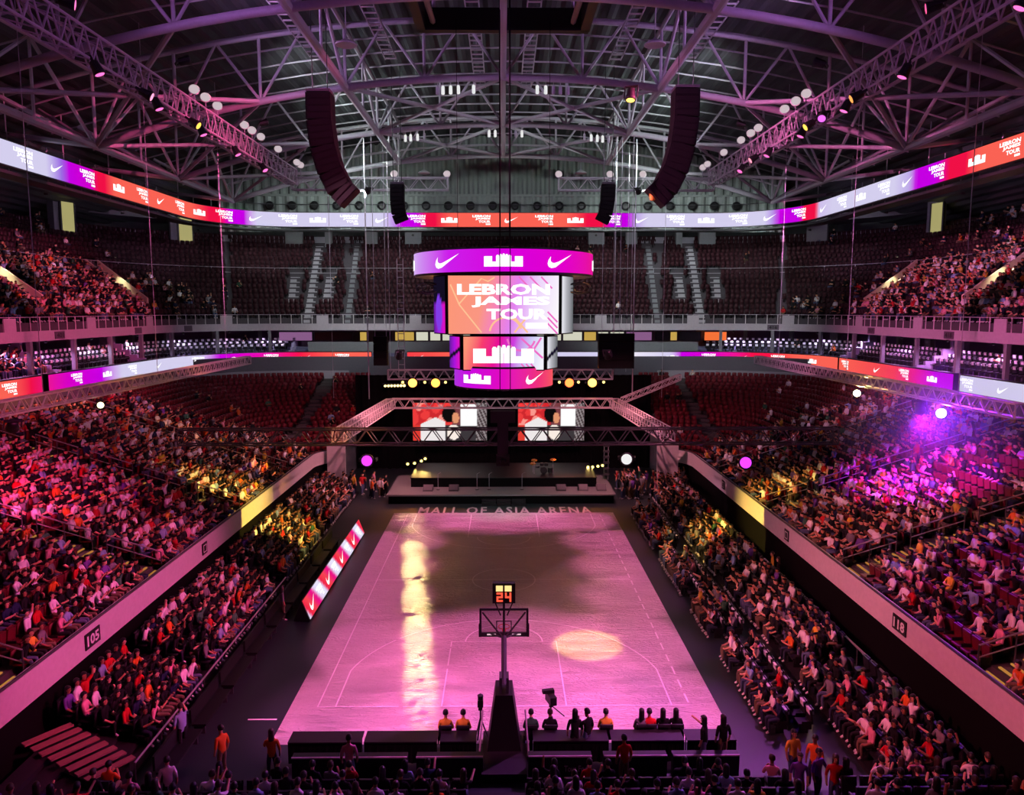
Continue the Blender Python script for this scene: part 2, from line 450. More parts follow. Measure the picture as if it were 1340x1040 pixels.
# columns holding the balcony
SM = Line(upath(37.3, 88.5, 14.5))
for k in range(46):
    d = SM.L * (k + .5) / 46; p, t = SM.at(d)
    if p.y < 26 or (abs(p.x) < 22 and p.y > 80): continue
    b = MB(); b.box((p.x, p.y, 12.2), (.42 if k % 3 else .95, .42, 2.1), math.atan2(t.y, t.x)); struct('column', b, GREYW)
FC = Line(upath(33.95, 85.0, 11)); k = 0
while k * 5.6 < FC.L:
    p, t = FC.at(k * 5.6 + 2.2); k += 1
    if p.y < 26 or (abs(p.x) < 23 and p.y > 80): continue
    b = MB(); b.box((p.x, p.y, 11.95), (.3, .3, 2.5), math.atan2(t.y, t.x)); struct('column', b, GREYW)
# low curved walls between the suites
PW = Line(upath(35.4, 86.5, 12.6)); d = 0.0; was = None; PARTW = []
while d < PW.L:
    p, t = PW.at(d); d += .15; v_ = p.y + abs(p.x); now = int(v_ / 4.6) % 3 == 2 and v_ % 4.6 > .8
    if was is False and now and p.y > 40 and not (abs(p.x) < 23 and p.y > 80):
        PARTW.append((p.copy(), t.copy())); b = MB(); q = Vector((t.y, -t.x, 0)); an = math.atan2(t.y, t.x)
        for j in range(5):
            c = p + q * (1.45 - j * .7); b.box((c.x, c.y, 10.35 + .16 * j + .12 * j * j * .5), (.3, .74, 1.3 + .2 * j), an)
        struct('suite_partition', b, mat('lilac suite partition', (168, 158, 190), .7))
    was = now
# rooms at the far end: lower panel and lit windows
b = MB(); b.box((0, 85.6, 11.15), (44, .3, 1.5)); struct('wall_control', b, mat('control room panel', (120, 122, 126), .8))
WIN = emit('lit room window', (236, 236, 214), .75); WINY = emit('warm doorway', (226, 186, 92), .7); WINP = emit('pink monitor wall', (190, 130, 190), .45); WINO = emit('orange monitor', (255, 120, 60), .9); WIND = mat('unlit window', (34, 34, 40), .2)
WINC = [WIN, WINY, WINP, WIND, WINO]
for i, (x0, x1, k) in enumerate([(-25.6, -21.8, 2), (-21.6, -17.2, 3), (-16.4, -15.6, 1), (-14.8, -12.8, 3), (-12.4, -10.2, 1), (-10, -8.6, 0), (-8.4, -7.2, 0), (-7, -3, 0), (3, 6.6, 0), (6.8, 9, 0), (9.2, 10.6, 1), (10.8, 12, 0), (12.2, 13.8, 0), (14, 17, 2), (17.3, 19, 3), (19.1, 19.9, 1), (20.2, 22.6, 3), (23, 25.6, 4)]):
    b = MB(); b.add([(x0, 86.8, 12.0), (x1, 86.8, 12.0), (x1, 86.8, 12.95), (x0, 86.8, 12.95)], [(0, 1, 2, 3)])
    w = struct('window_%d' % (i + 1), b, WINC[k])
    b = MB()
    for (a0, a1, z0, z1) in ((x0, x1, 12.95, 13.03), (x0, x1, 11.92, 12.0), (x0 - .05, x0 + .03, 12, 13), (x1 - .03, x1 + .05, 12, 13)): b.box(((a0 + a1) / 2, 86.74, (z0 + z1) / 2), (a1 - a0, .1, z1 - z0))
    obj('window_frame', b, STEELD, w)

# ---------------------------------------------------------------- upper tier
UROWS = 17
b = MB(); tier(b, PIN, POUT, 13.95, 24.0, UROWS); struct('upper_tier', b, mat('upper tier concrete', (72, 66, 72), .85))
PB = upath(49.3, 100.3, 24)
b = MB(); band(b, POUT, 24.0, 24.85, path2=PB); struct('wall_upper_parapet', b, mat('parapet grey', (150, 146, 158), .7))
b = MB(); band(b, upath(55, 106, 26), 22, 31); struct('wall_outer', b, mat('dark outer wall', (58, 60, 62), .8))
b = MB(); band(b, upath(49.5, 100.5, 24), 24.0, 24.1, path2=upath(55, 106, 26)); struct('concourse_slab', b, CONCD)
b = MB(); band(b, upath(50.5, 101.5, 24), 26.6, 27.5, path2=upath(55, 106, 26)); struct('concourse_lintel', b, mat('lintel grey', (112, 106, 118), .7))
# grey piers over the top of the upper tier
TOPL = Line(upath(47.9, 98.9, 23.2))
for px, w in ((75, 1.7), (236, 2.4), (385, 2.1), (430, .8), (487, 1.4), (541, 2.1), (780, 2.1), (826, 1.4), (888, .8), (925, 2.1), (1070, 2.4), (1225, 1.7)):
    d = TOPL.from_px(px, 25)
    if d is None: continue
    p, t = TOPL.at(d); b = MB(); b.box((p.x, p.y, 25.0), (w, .8, 5.6), math.atan2(t.y, t.x)); struct('pier', b, GREYW)
n = 1
for px in (83, 241, 1232):
    d = TOPL.from_px(px, 25)
    if d is None: continue
    p, t = TOPL.at(d); q = Vector((-t.y, t.x, 0)); 
    if q.dot(Vector((0, 42, 0)) - p) < 0: q = -q
    b = MB(); b.box((p.x + q.x * .6, p.y + q.y * .6, 25.25), (1.5, .1, 3.1), math.atan2(t.y, t.x)); dr = struct('door_%d' % n, b, emit('lit doorway', (186, 178, 118), .75)); n += 1
    b = MB()
    for e in (-.85, .85): b.box((p.x + q.x * .6 + t.x * e, p.y + q.y * .6 + t.y * e, 25.25), (.2, .2, 3.2), math.atan2(t.y, t.x))
    obj('door_frame', b, STEELD, dr)

# ---------------------------------------------------------------- roof
def deck_z(x): x = abs(x); return 35.2 - .0045 * x * x if x < 30 else 31.15 - .27 * (x - 30)
def chord_z(x): return 31.0 - .006 * x * x
b = MB(); xs = []; x = -57.0; k = 0
while x <= 57: xs.append((x, 0.12 if (k // 2) % 2 else -0.12)); x += 0.32; k += 1
ysr = [-4, 20, 45, 70, 92, 108]
b.add([(x, y, deck_z(x) + e + .2) for x, e in xs for y in ysr], [(i * 6 + j, (i + 1) * 6 + j, (i + 1) * 6 + j + 1, i * 6 + j + 1) for i in range(len(xs) - 1) for j in range(5)])
struct('ceiling', b, DECK)
# corrugated cladding of the far gable
b = MB(); xs = []; x = -33.0; k = 0
while x <= 33: xs.append((x, 90.0 + (0.14 if (k // 2) % 2 else -0.14))); x += 0.26; k += 1
b.add([(x, y, z) for x, y in xs for z in (24.5, deck_z(x) + .2)], [(i * 2, (i + 1) * 2, (i + 1) * 2 + 1, i * 2 + 1) for i in range(len(xs) - 1)])
gable = struct('wall_gable', b, CLADD)
b = MB(); b.tube([(x, 89.7, deck_z(x) - .9) for x in np.linspace(-32, 32, 25)], .13, 6); obj('gable_edge_tube', b, STEEL, gable)
# air plenum with round nozzles above the ribbon board
b = MB(); xs = []; x = -28.0; k = 0
while x <= 28: xs.append((x, 87.6 + (0.1 if (k // 2) % 2 else -0.1))); x += 0.3; k += 1
b.add([(x, y, z) for x, y in xs for z in (25.6, 28.2)], [(i * 2, (i + 1) * 2, (i + 1) * 2 + 1, i * 2 + 1) for i in range(len(xs) - 1)])
b.box((0, 88.2, 28.3), (56.6, 1.6, .22))
plen = obj('air_plenum', b, CLADD); tag(plen, 'ribbed grey air duct running under the corrugated gable wall', 'air duct')
nb = MB(); nb.lathe([(.30, 0), (.48, -.05), (.50, -.3), (.42, -.34), (.30, -.1)], 14, M=Matrix.Rotation(math.radians(90), 3, 'X').inverted()); NOZ = nb.mesh('air_nozzle', BLACK)
for k in range(22):
    x = -26.2 + k * 2.5
    link('air_nozzle', NOZ, plen, loc=(x, 87.35, 27.1))

# roof trusses across the hall
TY = [14.5, 27.0, 39.5, 53.0, 66.0, 79.0]
TXN = [-27.5, -22, -16.3, -10.6, -5.3, 0, 5.3, 10.6, 16.3, 22, 27.5]
TL = ['over the near rows', 'above the backboard', 'over the dark rigging frame', 'crossed by diagonal braces behind the rigging frame', 'carrying the row of small lamps', 'just before the corrugated gable wall']
for y, l in zip(TY, TL):
    rt = empty('roof_truss', (0, y, chord_z(0)), 'arched grey tube roof truss ' + l, 'roof truss', 'roof trusses')
    b = MB(); b.tube([(x, y, chord_z(x)) for x in np.linspace(-27.5, 27.5, 23)], .24, 8); obj('bottom_chord', b, STEEL, rt, True)
    b = MB(); b.tube([(x, y, deck_z(x) - .45) for x in np.linspace(-34, 34, 27)], .17, 6); obj('top_chord', b, STEEL, rt, True)
    for i, x in enumerate(TXN):
        bar(rt, (x, y, chord_z(x)), (x, y, deck_z(x) - .45), .11, STEEL, 'post')
        if i + 1 < len(TXN):
            x2 = TXN[i + 1]; xm = (x + x2) / 2
            bar(rt, (x, y, chord_z(x)), (xm, y, deck_z(xm) - .45), .1, STEEL)
            bar(rt, (x2, y, chord_z(x2)), (xm, y, deck_z(xm) - .45), .1, STEEL)
# long girders
for x, l in ((-27.5, 'over the LED-board side rows'), (-10.6, 'beside the J-shaped loudspeaker of the LED-board side'), (0, 'down the middle of the hall'), (10.6, 'beside the J-shaped loudspeaker of the courtside-chair side'), (27.5, 'over the courtside-chair side rows')):
    rg = empty('roof_girder', (x, 46, chord_z(x)), 'long straight steel roof girder ' + l, 'roof girder', 'roof girders')
    r = .2 if x == 0 else .26
    bar(rg, (x, 8, chord_z(x)), (x, 79, chord_z(x)), r, STEEL, 'bottom_chord', 8)
    if x:
        bar(rg, (x, 8, deck_z(x) - .5), (x, 88, deck_z(x) - .5), .15, STEEL, 'top_chord')
        yy = [8] + TY
        for a, c in zip(yy, yy[1:]):
            m_ = (a + c) / 2
            bar(rg, (x, a, chord_z(x)), (x, m_, deck_z(x) - .5), .12, STEEL); bar(rg, (x, c, chord_z(x)), (x, m_, deck_z(x) - .5), .12, STEEL)
            bar(rg, (x, m_, chord_z(x)), (x, m_, deck_z(x) - .5), .09, STEEL, 'post')
# plan bracing between the trusses
for j, (ya, yb) in enumerate(zip(TY[1:], TY[2:])):
    for xa, xb in ((-10.6, 0), (0, 10.6), (-27.5, -16.3), (16.3, 27.5)):
        inner = abs(xa) < 11 and abs(xb) < 11
        if not inner and j not in (1, 2, 3): continue
        if inner and j in (0, 4): continue
        if inner and j == 1: continue
        rb = empty('cross_brace', ((xa + xb) / 2, (ya + yb) / 2, chord_z((xa + xb) / 2)), 'pair of crossing steel tubes braced between roof trusses ' + ('beside the middle girder' if inner else 'along the edge girder'), 'roof brace', 'roof bracing ' + ('middle' if inner else 'edge'))
        bar(rb, (xa, ya, chord_z(xa)), (xb, yb, chord_z(xb)), .15, STEEL, 'tube'); bar(rb, (xb, ya, chord_z(xb)), (xa, yb, chord_z(xa)), .15, STEEL, 'tube')
# struts down from the edge girder nodes to the ribbon catwalk
for s in (-1, 1):
    for y in (27, 39.5, 53, 66, 79):
        rb = empty('roof_strut', (27.5 * s, y, chord_z(27.5)), 'V-shaped pair of roof struts reaching out over the ribbon board', 'roof strut', 'roof struts')
        bar(rb, (27.5 * s, y, chord_z(27.5)), (33.5 * s, y - 4, deck_z(33.5) - .4), .15, STEEL, 'tube'); bar(rb, (27.5 * s, y, chord_z(27.5)), (33.5 * s, y + 4, deck_z(33.5) - .4), .15, STEEL, 'tube')
        bar(rb, (27.5 * s, y, chord_z(27.5)), (40 * s, y, deck_z(40) - .4), .18, STEEL, 'tube')
# purlins under the deck
for k in range(26):
    y = 10 + k * 3.1
    b = MB(); b.tube([(x, y, deck_z(x) - .12) for x in np.linspace(-36, 36, 19)], .07, 5)
    tag(obj('roof_purlin', b, STEEL), 'thin steel purlin spanning under the ribbed roof deck', 'purlin', 'purlins under the roof deck')
# dark rigging frame over the scoreboard
rf = empty('rigging_frame', (0, 39.5, 31.0), 'large dark rectangular steel rigging frame under the roof above the scoreboard', 'rigging frame')
for c, d in (((0, 44.6, 31.6), (9.6, .5, 1.2)), ((0, 34.0, 31.6), (9.6, .5, 1.2)), ((-4.6, 39.3, 31.6), (.5, 10.6, 1.2)), ((4.6, 39.3, 31.6), (.5, 10.6, 1.2))):
    b = MB(); b.box(c, d); obj('frame_beam', b, BLACK, rf)
for x in (-3.9, 3.9):
    bar(rf, (x, 44.2, 31.4), (x * 1.05, 36, 31.4), .16, STEEL, 'cross_tube'); bar(rf, (x, 44.6, 32), (x, 44.6, 34.8), .12, STEEL, 'hanger')
for y in (37, 40.5): bar(rf, (-4.6, y, 31.9), (4.6, y, 31.9), .09, STEEL, 'cross_tube')
# cable ladders under the deck
for x, ya, yb in ((-1.9, 46, 66), (1.9, 46, 66), (-8.2, 47, 58), (8.2, 47, 58), (-13.2, 46, 56), (13.2, 46, 56)):
    cl = empty('cable_ladder', (x, ya, deck_z(x) - 1.2), 'pale cable ladder with close rungs hung ' + ('beside the middle girder' if abs(x) < 3 else 'away from the middle girder'), 'cable ladder', 'cable ladders ' + ('middle' if abs(x) < 3 else 'outer'))
    z = deck_z(x) - 1.2
    for e in (-.42, .42): bar(cl, (x + e, ya, z), (x + e, yb, z), .05, STEEL, 'side_rail')
    k = ya + .3
    while k < yb:
        b = 0.06; bar(cl, (x - .42, k, z), (x + .42, k, z), b, RAILM, 'rung', 4); k += .95
    for y in (ya + 1, (ya + yb) / 2, yb - 1): bar(cl, (x, y, z), (x, y, z + 1.1), .03, STEEL, 'hanger', 4)
# ================================================================== LED BOARDS
LAV, PUR, RED, ORG, MAG = (212, 206, 238), (196, 0, 226), (240, 16, 70), (250, 98, 84), (232, 20, 150)
def along(line, d, off=0.0):
    p, t = line.at(d); nrm = Vector((t.y, -t.x, 0)); return p + nrm * off, t
def ribbon(name, line, z0, z1, px0, px1, stops, items, label, group=None, sizes=None):
    zc = (z0 + z1) / 2; d0, d1 = line.from_px(px0, zc), line.from_px(px1, zc)
    if d0 is None: d0 = 12.0
    if d1 is None: d1 = line.L - 12.0
    p, t = line.at((d0 + d1) / 2)
    root = empty(name, (p.x, p.y, z0), label, 'led board', group)
    n = max(8, int((d1 - d0) / .45)); grid, cols, back = [], [], MB()
    ring = []
    for i in range(n + 1):
        d = d0 + (d1 - d0) * i / n; q, t = along(line, d)
        x = proj((q.x, q.y, zc))[0]
        if q.y < 14: x = -800 if q.x < 0 else 2200
        c = ramp(stops, x); grid.append([(q.x, q.y, z0), (q.x, q.y, z1)]); cols.append([c, c]); ring.append((q, t))
    painted('led_face', grid, cols, screen_mat('led display'), root)
    vs = []; fs = []
    for q, t in ring:
        nrm = Vector((t.y, -t.x, 0)); o = q - nrm * .05; i_ = q - nrm * .45
        vs += [(o.x, o.y, z0 - .08), (o.x, o.y, z1 + .08), (i_.x, i_.y, z1 + .08), (i_.x, i_.y, z0 - .08)]
    for i in range(len(ring) - 1):
        for k in range(4): fs.append((i * 4 + k, i * 4 + (k + 1) % 4, i * 4 + 4 + (k + 1) % 4, i * 4 + 4 + k))
    b = MB(); b.add(vs, fs); obj('cabinet_back', b, BLACK, root)
    H = z1 - z0
    for kind, px in items:
        d = line.from_px(px, zc)
        if d is None: continue
        w, h = {'title': (1.32, .72), 'tick': (1.0, .45), 'crown': (1.2, .42)}[kind]
        w *= H; h *= H
        def mp(u, v, d=d, w=w, h=h):
            q, t = along(line, d + (u - .5) * w, .04); return (q.x, q.y, zc + (v - .5) * h)
        decal({'title': 'led_title', 'tick': 'led_tick_mark', 'crown': 'led_crown_mark'}[kind], DEC[kind], mp, LEDW, root)
    return root, ring
UL = Line(upath(31.2, 85, 9))
ust = [(-300, ORG), (-60, LAV), (60, LAV), (82, (150, 90, 225)), (90, PUR), (118, (206, 0, 200)), (126, RED), (138, RED), (150, ORG), (250, ORG), (272, RED), (290, RED), (302, PUR), (320, PUR), (334, LAV), (500, LAV), (515, (190, 150, 230)), (522, PUR), (546, PUR), (556, RED), (570, RED), (590, ORG), (740, ORG), (768, RED), (790, RED), (800, PUR), (824, PUR), (832, (190, 160, 230)), (846, LAV), (1000, LAV), (1012, (180, 140, 230)), (1018, PUR), (1046, PUR), (1052, RED), (1068, RED), (1072, (206, 190, 236)), (1090, LAV), (1170, LAV), (1190, (190, 170, 232)), (1198, PUR), (1226, PUR), (1240, RED), (1265, RED), (1282, ORG), (1500, ORG)]
uit = [('title', 30), ('tick', 74), ('title', 114), ('crown', 155), ('title', 186), ('tick', 210), ('title', 235), ('crown', 260), ('title', 293), ('tick', 335), ('title', 377), ('crown', 416), ('title', 457), ('tick', 500), ('title', 545), ('crown', 588), ('title', 630), ('tick', 669), ('title', 712), ('crown', 753), ('title', 800), ('tick', 840), ('title', 884), ('crown', 924), ('title', 966), ('tick', 1008), ('title', 1046), ('tick', 1078), ('title', 1102), ('crown', 1127), ('title', 1157), ('tick', 1188), ('title', 1226), ('crown', 1279), ('title', 1322)]
upper, uring = ribbon('ribbon_board', UL, 24.55, 26.05, -900, 2300, ust, uit, 'long curved LED ribbon board hung under the roof, lavender, purple and red bands')
# catwalk posts holding the upper board
CWALK = empty('board_catwalk', (0, 85.6, 24.3), 'dark catwalk behind the roof-level ribbon board with thin upright posts', 'catwalk')
cw = upath(31.9, 85.7, 9); b = MB(); band(b, cw, 24.2, 24.4, path2=upath(33.4, 87.2, 10)); obj('walkway', b, STEELD, CWALK)
b = MB(); b.tube([(p.x, p.y, 27.2) for p in upath(33.2, 87, 10)], .05, 5); obj('guard_rail', b, STEELD, CWALK)
WL = Line(upath(33.2, 87, 10)); k = 0
while k * 2.2 < WL.L:
    p, t = WL.at(k * 2.2); k += 1
    if p.y < 30: continue
    if abs(p.x) < 30 and p.y > 80: continue
    bar(CWALK, (p.x, p.y, 24.3), (p.x, p.y, deck_z(p.x) - .3 if k % 3 == 0 else 27.2), .05, STEEL, 'post', 4)

LLN = Line(upath(32.9, 84.1, 11))
lz0, lz1 = 9.65, 10.8
low = [(-900, 56, [(-300, ORG), (12, ORG), (40, RED), (56, (230, 20, 110))], [('title', 12)], 'red LED ribbon piece ending at a dark gap beside the purple piece'),
       (64, 486, [(64, MAG), (90, (214, 0, 200)), (135, PUR), (160, LAV), (262, LAV), (285, PUR), (320, (214, 0, 190)), (360, MAG), (392, RED), (440, ORG), (486, ORG)], [('title', 100), ('crown', 140), ('title', 173), ('tick', 208), ('title', 259), ('crown', 306), ('title', 355), ('tick', 400), ('title', 448)], 'long LED ribbon piece fading purple, lavender, magenta and orange under the suites'),
       (533, 600, [(533, (240, 60, 70)), (600, ORG)], [('tick', 548)], 'short orange LED ribbon piece behind the scoreboard'),
       (722, 786, [(722, LAV), (786, LAV)], [], 'short lavender LED ribbon piece behind the scoreboard'),
       (828, 1096, [(828, (236, 232, 246)), (878, LAV), (890, PUR), (925, (214, 0, 200)), (960, MAG), (985, RED), (1010, RED), (1040, ORG), (1096, ORG)], [('crown', 880), ('title', 927), ('tick', 971), ('title', 1018), ('crown', 1062)], 'long LED ribbon piece fading white, purple, magenta and orange under the suites'),
       (1098, 1247, [(1098, ORG), (1170, (246, 60, 80)), (1200, MAG), (1225, PUR), (1247, PUR)], [('title', 1106), ('tick', 1148), ('title', 1183), ('crown', 1220)], 'LED ribbon piece fading orange to purple above the side lighting truss'),
       (1256, 2300, [(1256, LAV), (1400, LAV)], [('title', 1265), ('tick', 1313)], 'lavender LED ribbon piece past the purple one over the violet lamp')]
for px0, px1, st, it, lb in low: ribbon('ribbon_board', LLN, lz0, lz1, px0, px1, st, it, lb, 'ribbon boards under the suites')

# ---------------------------------------------------------------- scoreboard
SX, SY = 0.0, 42.3
sb = empty('scoreboard', (SX, SY, 11.3), 'centre-hung scoreboard with two stacked screens between two curved LED rings', 'scoreboard')
def led_ring(nm, r, z0, z1, stops, items):
    n = 96; grid, cols = [], []
    for i in range(n + 1):
        a = -math.pi / 2 + (i - n / 2) / n * 2 * math.pi        # centre of the strip faces the camera end
        c = ramp(stops, (i - n / 2) / n); grid.append([(SX + r * math.cos(a), SY + r * math.sin(a), z0), (SX + r * math.cos(a), SY + r * math.sin(a), z1)]); cols.append([c, c])
    fc = painted(nm, grid, cols, screen_mat('led display'), sb)
    b = MB(); b.lathe([(r - .5, z0), (r - .05, z0 - .1), (r - .02, z0 - .02), (r - .02, z1 + .02), (r - .05, z1 + .1), (r - .5, z1)], 48, c=(SX, SY, 0)); obj(nm + '_frame', b, BLACK, sb)
    for kind, f, w, h in items:
        def mp(u, v):
            a = -math.pi / 2 + f * 2 * math.pi + (u - .5) * w / r; return (SX + (r + .03) * math.cos(a), SY + (r + .03) * math.sin(a), (z0 + z1) / 2 + (v - .5) * h)
        decal('led_tick_mark' if kind == 'tick' else 'led_crown_mark', DEC[kind], mp, LEDW, sb)
led_ring('upper_ring', 4.9, 17.35, 18.45, [(-.5, PUR), (-.25, (220, 200, 240)), (-.17, (206, 140, 240)), (-.1, (204, 30, 235)), (0, (214, 0, 220)), (.1, (226, 0, 205)), (.2, MAG), (.5, PUR)],
         [('tick', -.098, 1.55, .72), ('crown', .0, 1.9, .62), ('tick', .098, 1.55, .72), ('crown', -.235, 1.9, .62), ('crown', .235, 1.9, .62), ('tick', .4, 1.5, .7), ('tick', -.4, 1.5, .7)])
led_ring('lower_ring', 2.75, 11.35, 12.4, [(-.5, MAG), (-.25, (160, 60, 220)), (-.12, (200, 10, 225)), (.0, (226, 10, 190)), (.12, (240, 50, 120)), (.25, ORG), (.5, MAG)],
         [('crown', -.09, 1.75, .55), ('tick', .105, 1.25, .62), ('crown', .4, 1.7, .5), ('tick', -.35, 1.2, .6)])
def flat_screen(nm, c, w, h, yaw, paint, nu=48, nv=26):
    """yaw 0 faces the camera end (-y); the picture is painted over u,v in 0..1"""
    c = Vector(c); ux = Vector((math.cos(yaw), math.sin(yaw), 0)); nrm = Vector((math.sin(yaw), -math.cos(yaw), 0))
    P = lambda u, v, o=0.0: c + ux * (u - .5) * w + Vector((0, 0, (v - .5) * h)) + nrm * o
    grid = [[P(i / nu, j / nv, .04) for j in range(nv + 1)] for i in range(nu + 1)]
    cols = [[paint(i / nu, j / nv) for j in range(nv + 1)] for i in range(nu + 1)]
    s = painted(nm, grid, cols, screen_mat('led display'), sb)
    b = MB(); b.box(c - nrm * .2, (w + .12, .44, h + .12), yaw); obj('screen_case', b, BLACK, sb)
    return s, P
G1 = [(0, (252, 150, 120)), (.3, (250, 150, 130)), (.45, (246, 130, 190)), (.6, (226, 130, 240)), (.78, (238, 214, 252)), (1, (250, 246, 252))]
G2 = [(0, (252, 150, 120)), (.2, (248, 60, 110)), (.4, (232, 10, 150)), (.6, (204, 60, 224)), (.8, (206, 200, 246)), (1, (244, 244, 252))]
main, P1 = flat_screen('main_screen', (SX, SY - 2.35, 15.75), 5.78, 3.02, 0, lambda u, v: ramp(G1, u - .12 * (v - .5)))
PAT = emit('screen pattern peach', (255, 196, 150), 1.0); PATP = emit('screen pattern pink', (240, 110, 200), 1.0)
def stroke(P, pts, w, m, par, sc=1.0):
    b = MB(); n = len(pts); L_, R_ = [], []
    for i in range(n):
        a = pts[max(0, i - 1)]; c = pts[min(n - 1, i + 1)]; tx, ty = (c[0] - a[0]) * sc, c[1] - a[1]; l = math.hypot(tx, ty)
        L_.append(P(pts[i][0] - ty / l * w / sc, pts[i][1] + tx / l * w, .05)); R_.append(P(pts[i][0] + ty / l * w / sc, pts[i][1] - tx / l * w, .05))
    b.add(L_ + R_, [(i, i + 1, n + i + 1, n + i) for i in range(n - 1)]); obj('screen_pattern', b, m, par)
arcp = lambda cx, cy, r, a0, a1, sc: [(cx + r * math.cos(a0 + (a1 - a0) * k / 16) / sc, cy + r * math.sin(a0 + (a1 - a0) * k / 16)) for k in range(17)]
stroke(P1, [(.02, .85), (.1, .5), (.3, .02)], .012, PAT, main, 1.9); stroke(P1, [(.1, .52), (.3, .95), (.36, .9), (.42, .97)], .012, PAT, main, 1.9)
stroke(P1, arcp(.52, .0, .28, math.pi * .95, math.pi * .1, 1.9), .016, PAT, main, 1.9); stroke(P1, [(.6, .28), (.72, .02)], .016, PAT, main, 1.9); stroke(P1, [(.6, .02), (.7, .26)], .016, PAT, main, 1.9)
for k in range(3):
    stroke(P1, [(.64 + k * .1, .98), (.74 + k * .1, .78)], .014, PATP, main, 1.9); stroke(P1, [(.9, .38 - k * .1), (.99, .2 - k * .1)], .014, PATP, main, 1.9)
decal('screen_title', merge2d([fit(T_L, .84, .19, .08, .67), fit(T_J, .71, .19, .21, .455), fit(T_T, .56, .19, .345, .245), rect2d(.70, .09, .90, .19)]), lambda u, v: P1(u, v, .07), LEDW, main)
sec, P2 = flat_screen('lower_screen', (SX, SY - 2.1, 13.2), 4.25, 1.75, 0, lambda u, v: ramp(G2, u - .1 * (v - .5)))
stroke(P2, arcp(.72, 1.0, .42, math.pi * 1.05, math.pi * 1.9, 2.4), .03, PATP, sec, 2.4); stroke(P2, [(.72, .95), (.99, .35)], .03, PATP, sec, 2.4); stroke(P2, [(.86, .55), (.97, .97)], .03, PATP, sec, 2.4)
for k in range(3): stroke(P2, [(.72 + k * .06, .18), (.78 + k * .06, .02)], .025, PATP, sec, 2.4)
decal('screen_crown', fit(DEC['crown'], .76, .55, .12, .2), lambda u, v: P2(u, v, .07), LEDW, sec)
b = MB(); b.add([P2(.496, .2, .08), P2(.504, .2, .08), P2(.504, .5, .08), P2(.496, .5, .08)], [(0, 1, 2, 3)]); obj('screen_pattern', b, PATP, sec)
# slanting wing screens and the faces turned to the other sides
GP = [(0, (92, 30, 150)), (.5, (170, 20, 220)), (1, (226, 20, 190))]; GG = [(0, (236, 236, 244)), (.4, (176, 176, 184)), (1, (96, 100, 104))]
def blob(u, v): return (u - .45) ** 2 / .09 + (v - .35) ** 2 / .1 < 1
for s, G in ((-1, GP), (1, GG)):
    flat_screen('wing_screen', (SX + s * 3.42, SY - 1.25, 15.75), 1.5, 3.0, s * math.radians(62), (lambda u, v, G=G, s=s: lin(130, 60, 230) if s < 0 and blob(u, v) else (lin(20, 14, 34) if s < 0 and v > .5 else ramp(G, u))), 14, 14)
    flat_screen('wing_screen', (SX + s * 2.62, SY - 1.3, 13.2), 1.3, 1.7, s * math.radians(62), (lambda u, v, G=G, s=s: lin(24, 16, 40) if .25 < v - u * .3 < .4 else ramp(G, u)), 14, 14)
    flat_screen('side_screen', (SX + s * 3.55, SY + 1.4, 15.75), 3.8, 3.0, s * math.pi / 2, lambda u, v: ramp(G1, u), 12, 8)
    flat_screen('side_screen', (SX + s * 2.8, SY + 1.0, 13.2), 3.0, 1.7, s * math.pi / 2, lambda u, v: ramp(G2, u), 12, 8)
flat_screen('main_screen', (SX, SY + 3.4, 15.75), 5.78, 3.02, math.pi, lambda u, v: ramp(G1, u), 12, 8)
b = MB(); b.lathe([(.9, 11.6), (1.6, 12.4), (1.9, 14.3), (2.3, 17.3), (3.4, 18.2), (3.2, 18.6), (.8, 18.9)], 8, c=(SX, SY, 0)); obj('core_frame', b, STEELD, sb)
for x, y in ((-.18, -1.1), (.33, -1.1), (-2.6, 1.6), (2.6, 1.6)): bar(sb, (x, SY + y, 18.2), (x, SY + y, 31.4), .04 if abs(x) < 1 else .016, MATTE, 'hoist_cable', 6)
for x in (-.18, .33): bar(sb, (x, SY - 5.0, 11.4), (x, SY - 4.95, 31.2), .022, MATTE, 'hoist_cable', 5)
for k in range(8):
    a = math.pi / 4 * k + .4; bar(sb, (SX + 4.6 * math.cos(a), SY + 4.6 * math.sin(a), 18.4), (SX + 1.2 * math.cos(a), SY + 1.2 * math.sin(a), 18.7), .06, STEELD, 'spoke')
# round fan-shaped grilles beside the wings
for s in (-1, 1):
    b = MB(); M = Matrix.Rotation(math.radians(90), 3, 'X')
    pts = [(SX + s * 4.1 + .62 * math.cos(t), SY - .9, 16.65 + .3 * math.sin(t)) for t in np.linspace(0, 2 * math.pi, 25)]
    b.tube(pts, .05, 5); b.tube([(SX + s * 4.1 + .3 * math.cos(t), SY - .9, 16.65 + .2 * math.sin(t)) for t in np.linspace(0, 2 * math.pi, 17)], .04, 5)
    for t in np.linspace(0, 2 * math.pi, 9)[:-1]: b.tube([(SX + s * 4.1 + .3 * math.cos(t), SY - .9, 16.65 + .2 * math.sin(t)), (SX + s * 4.1 + .62 * math.cos(t), SY - .9, 16.65 + .3 * math.sin(t))], .02, 4)
    obj('oval_grille', b, STEELD, sb)

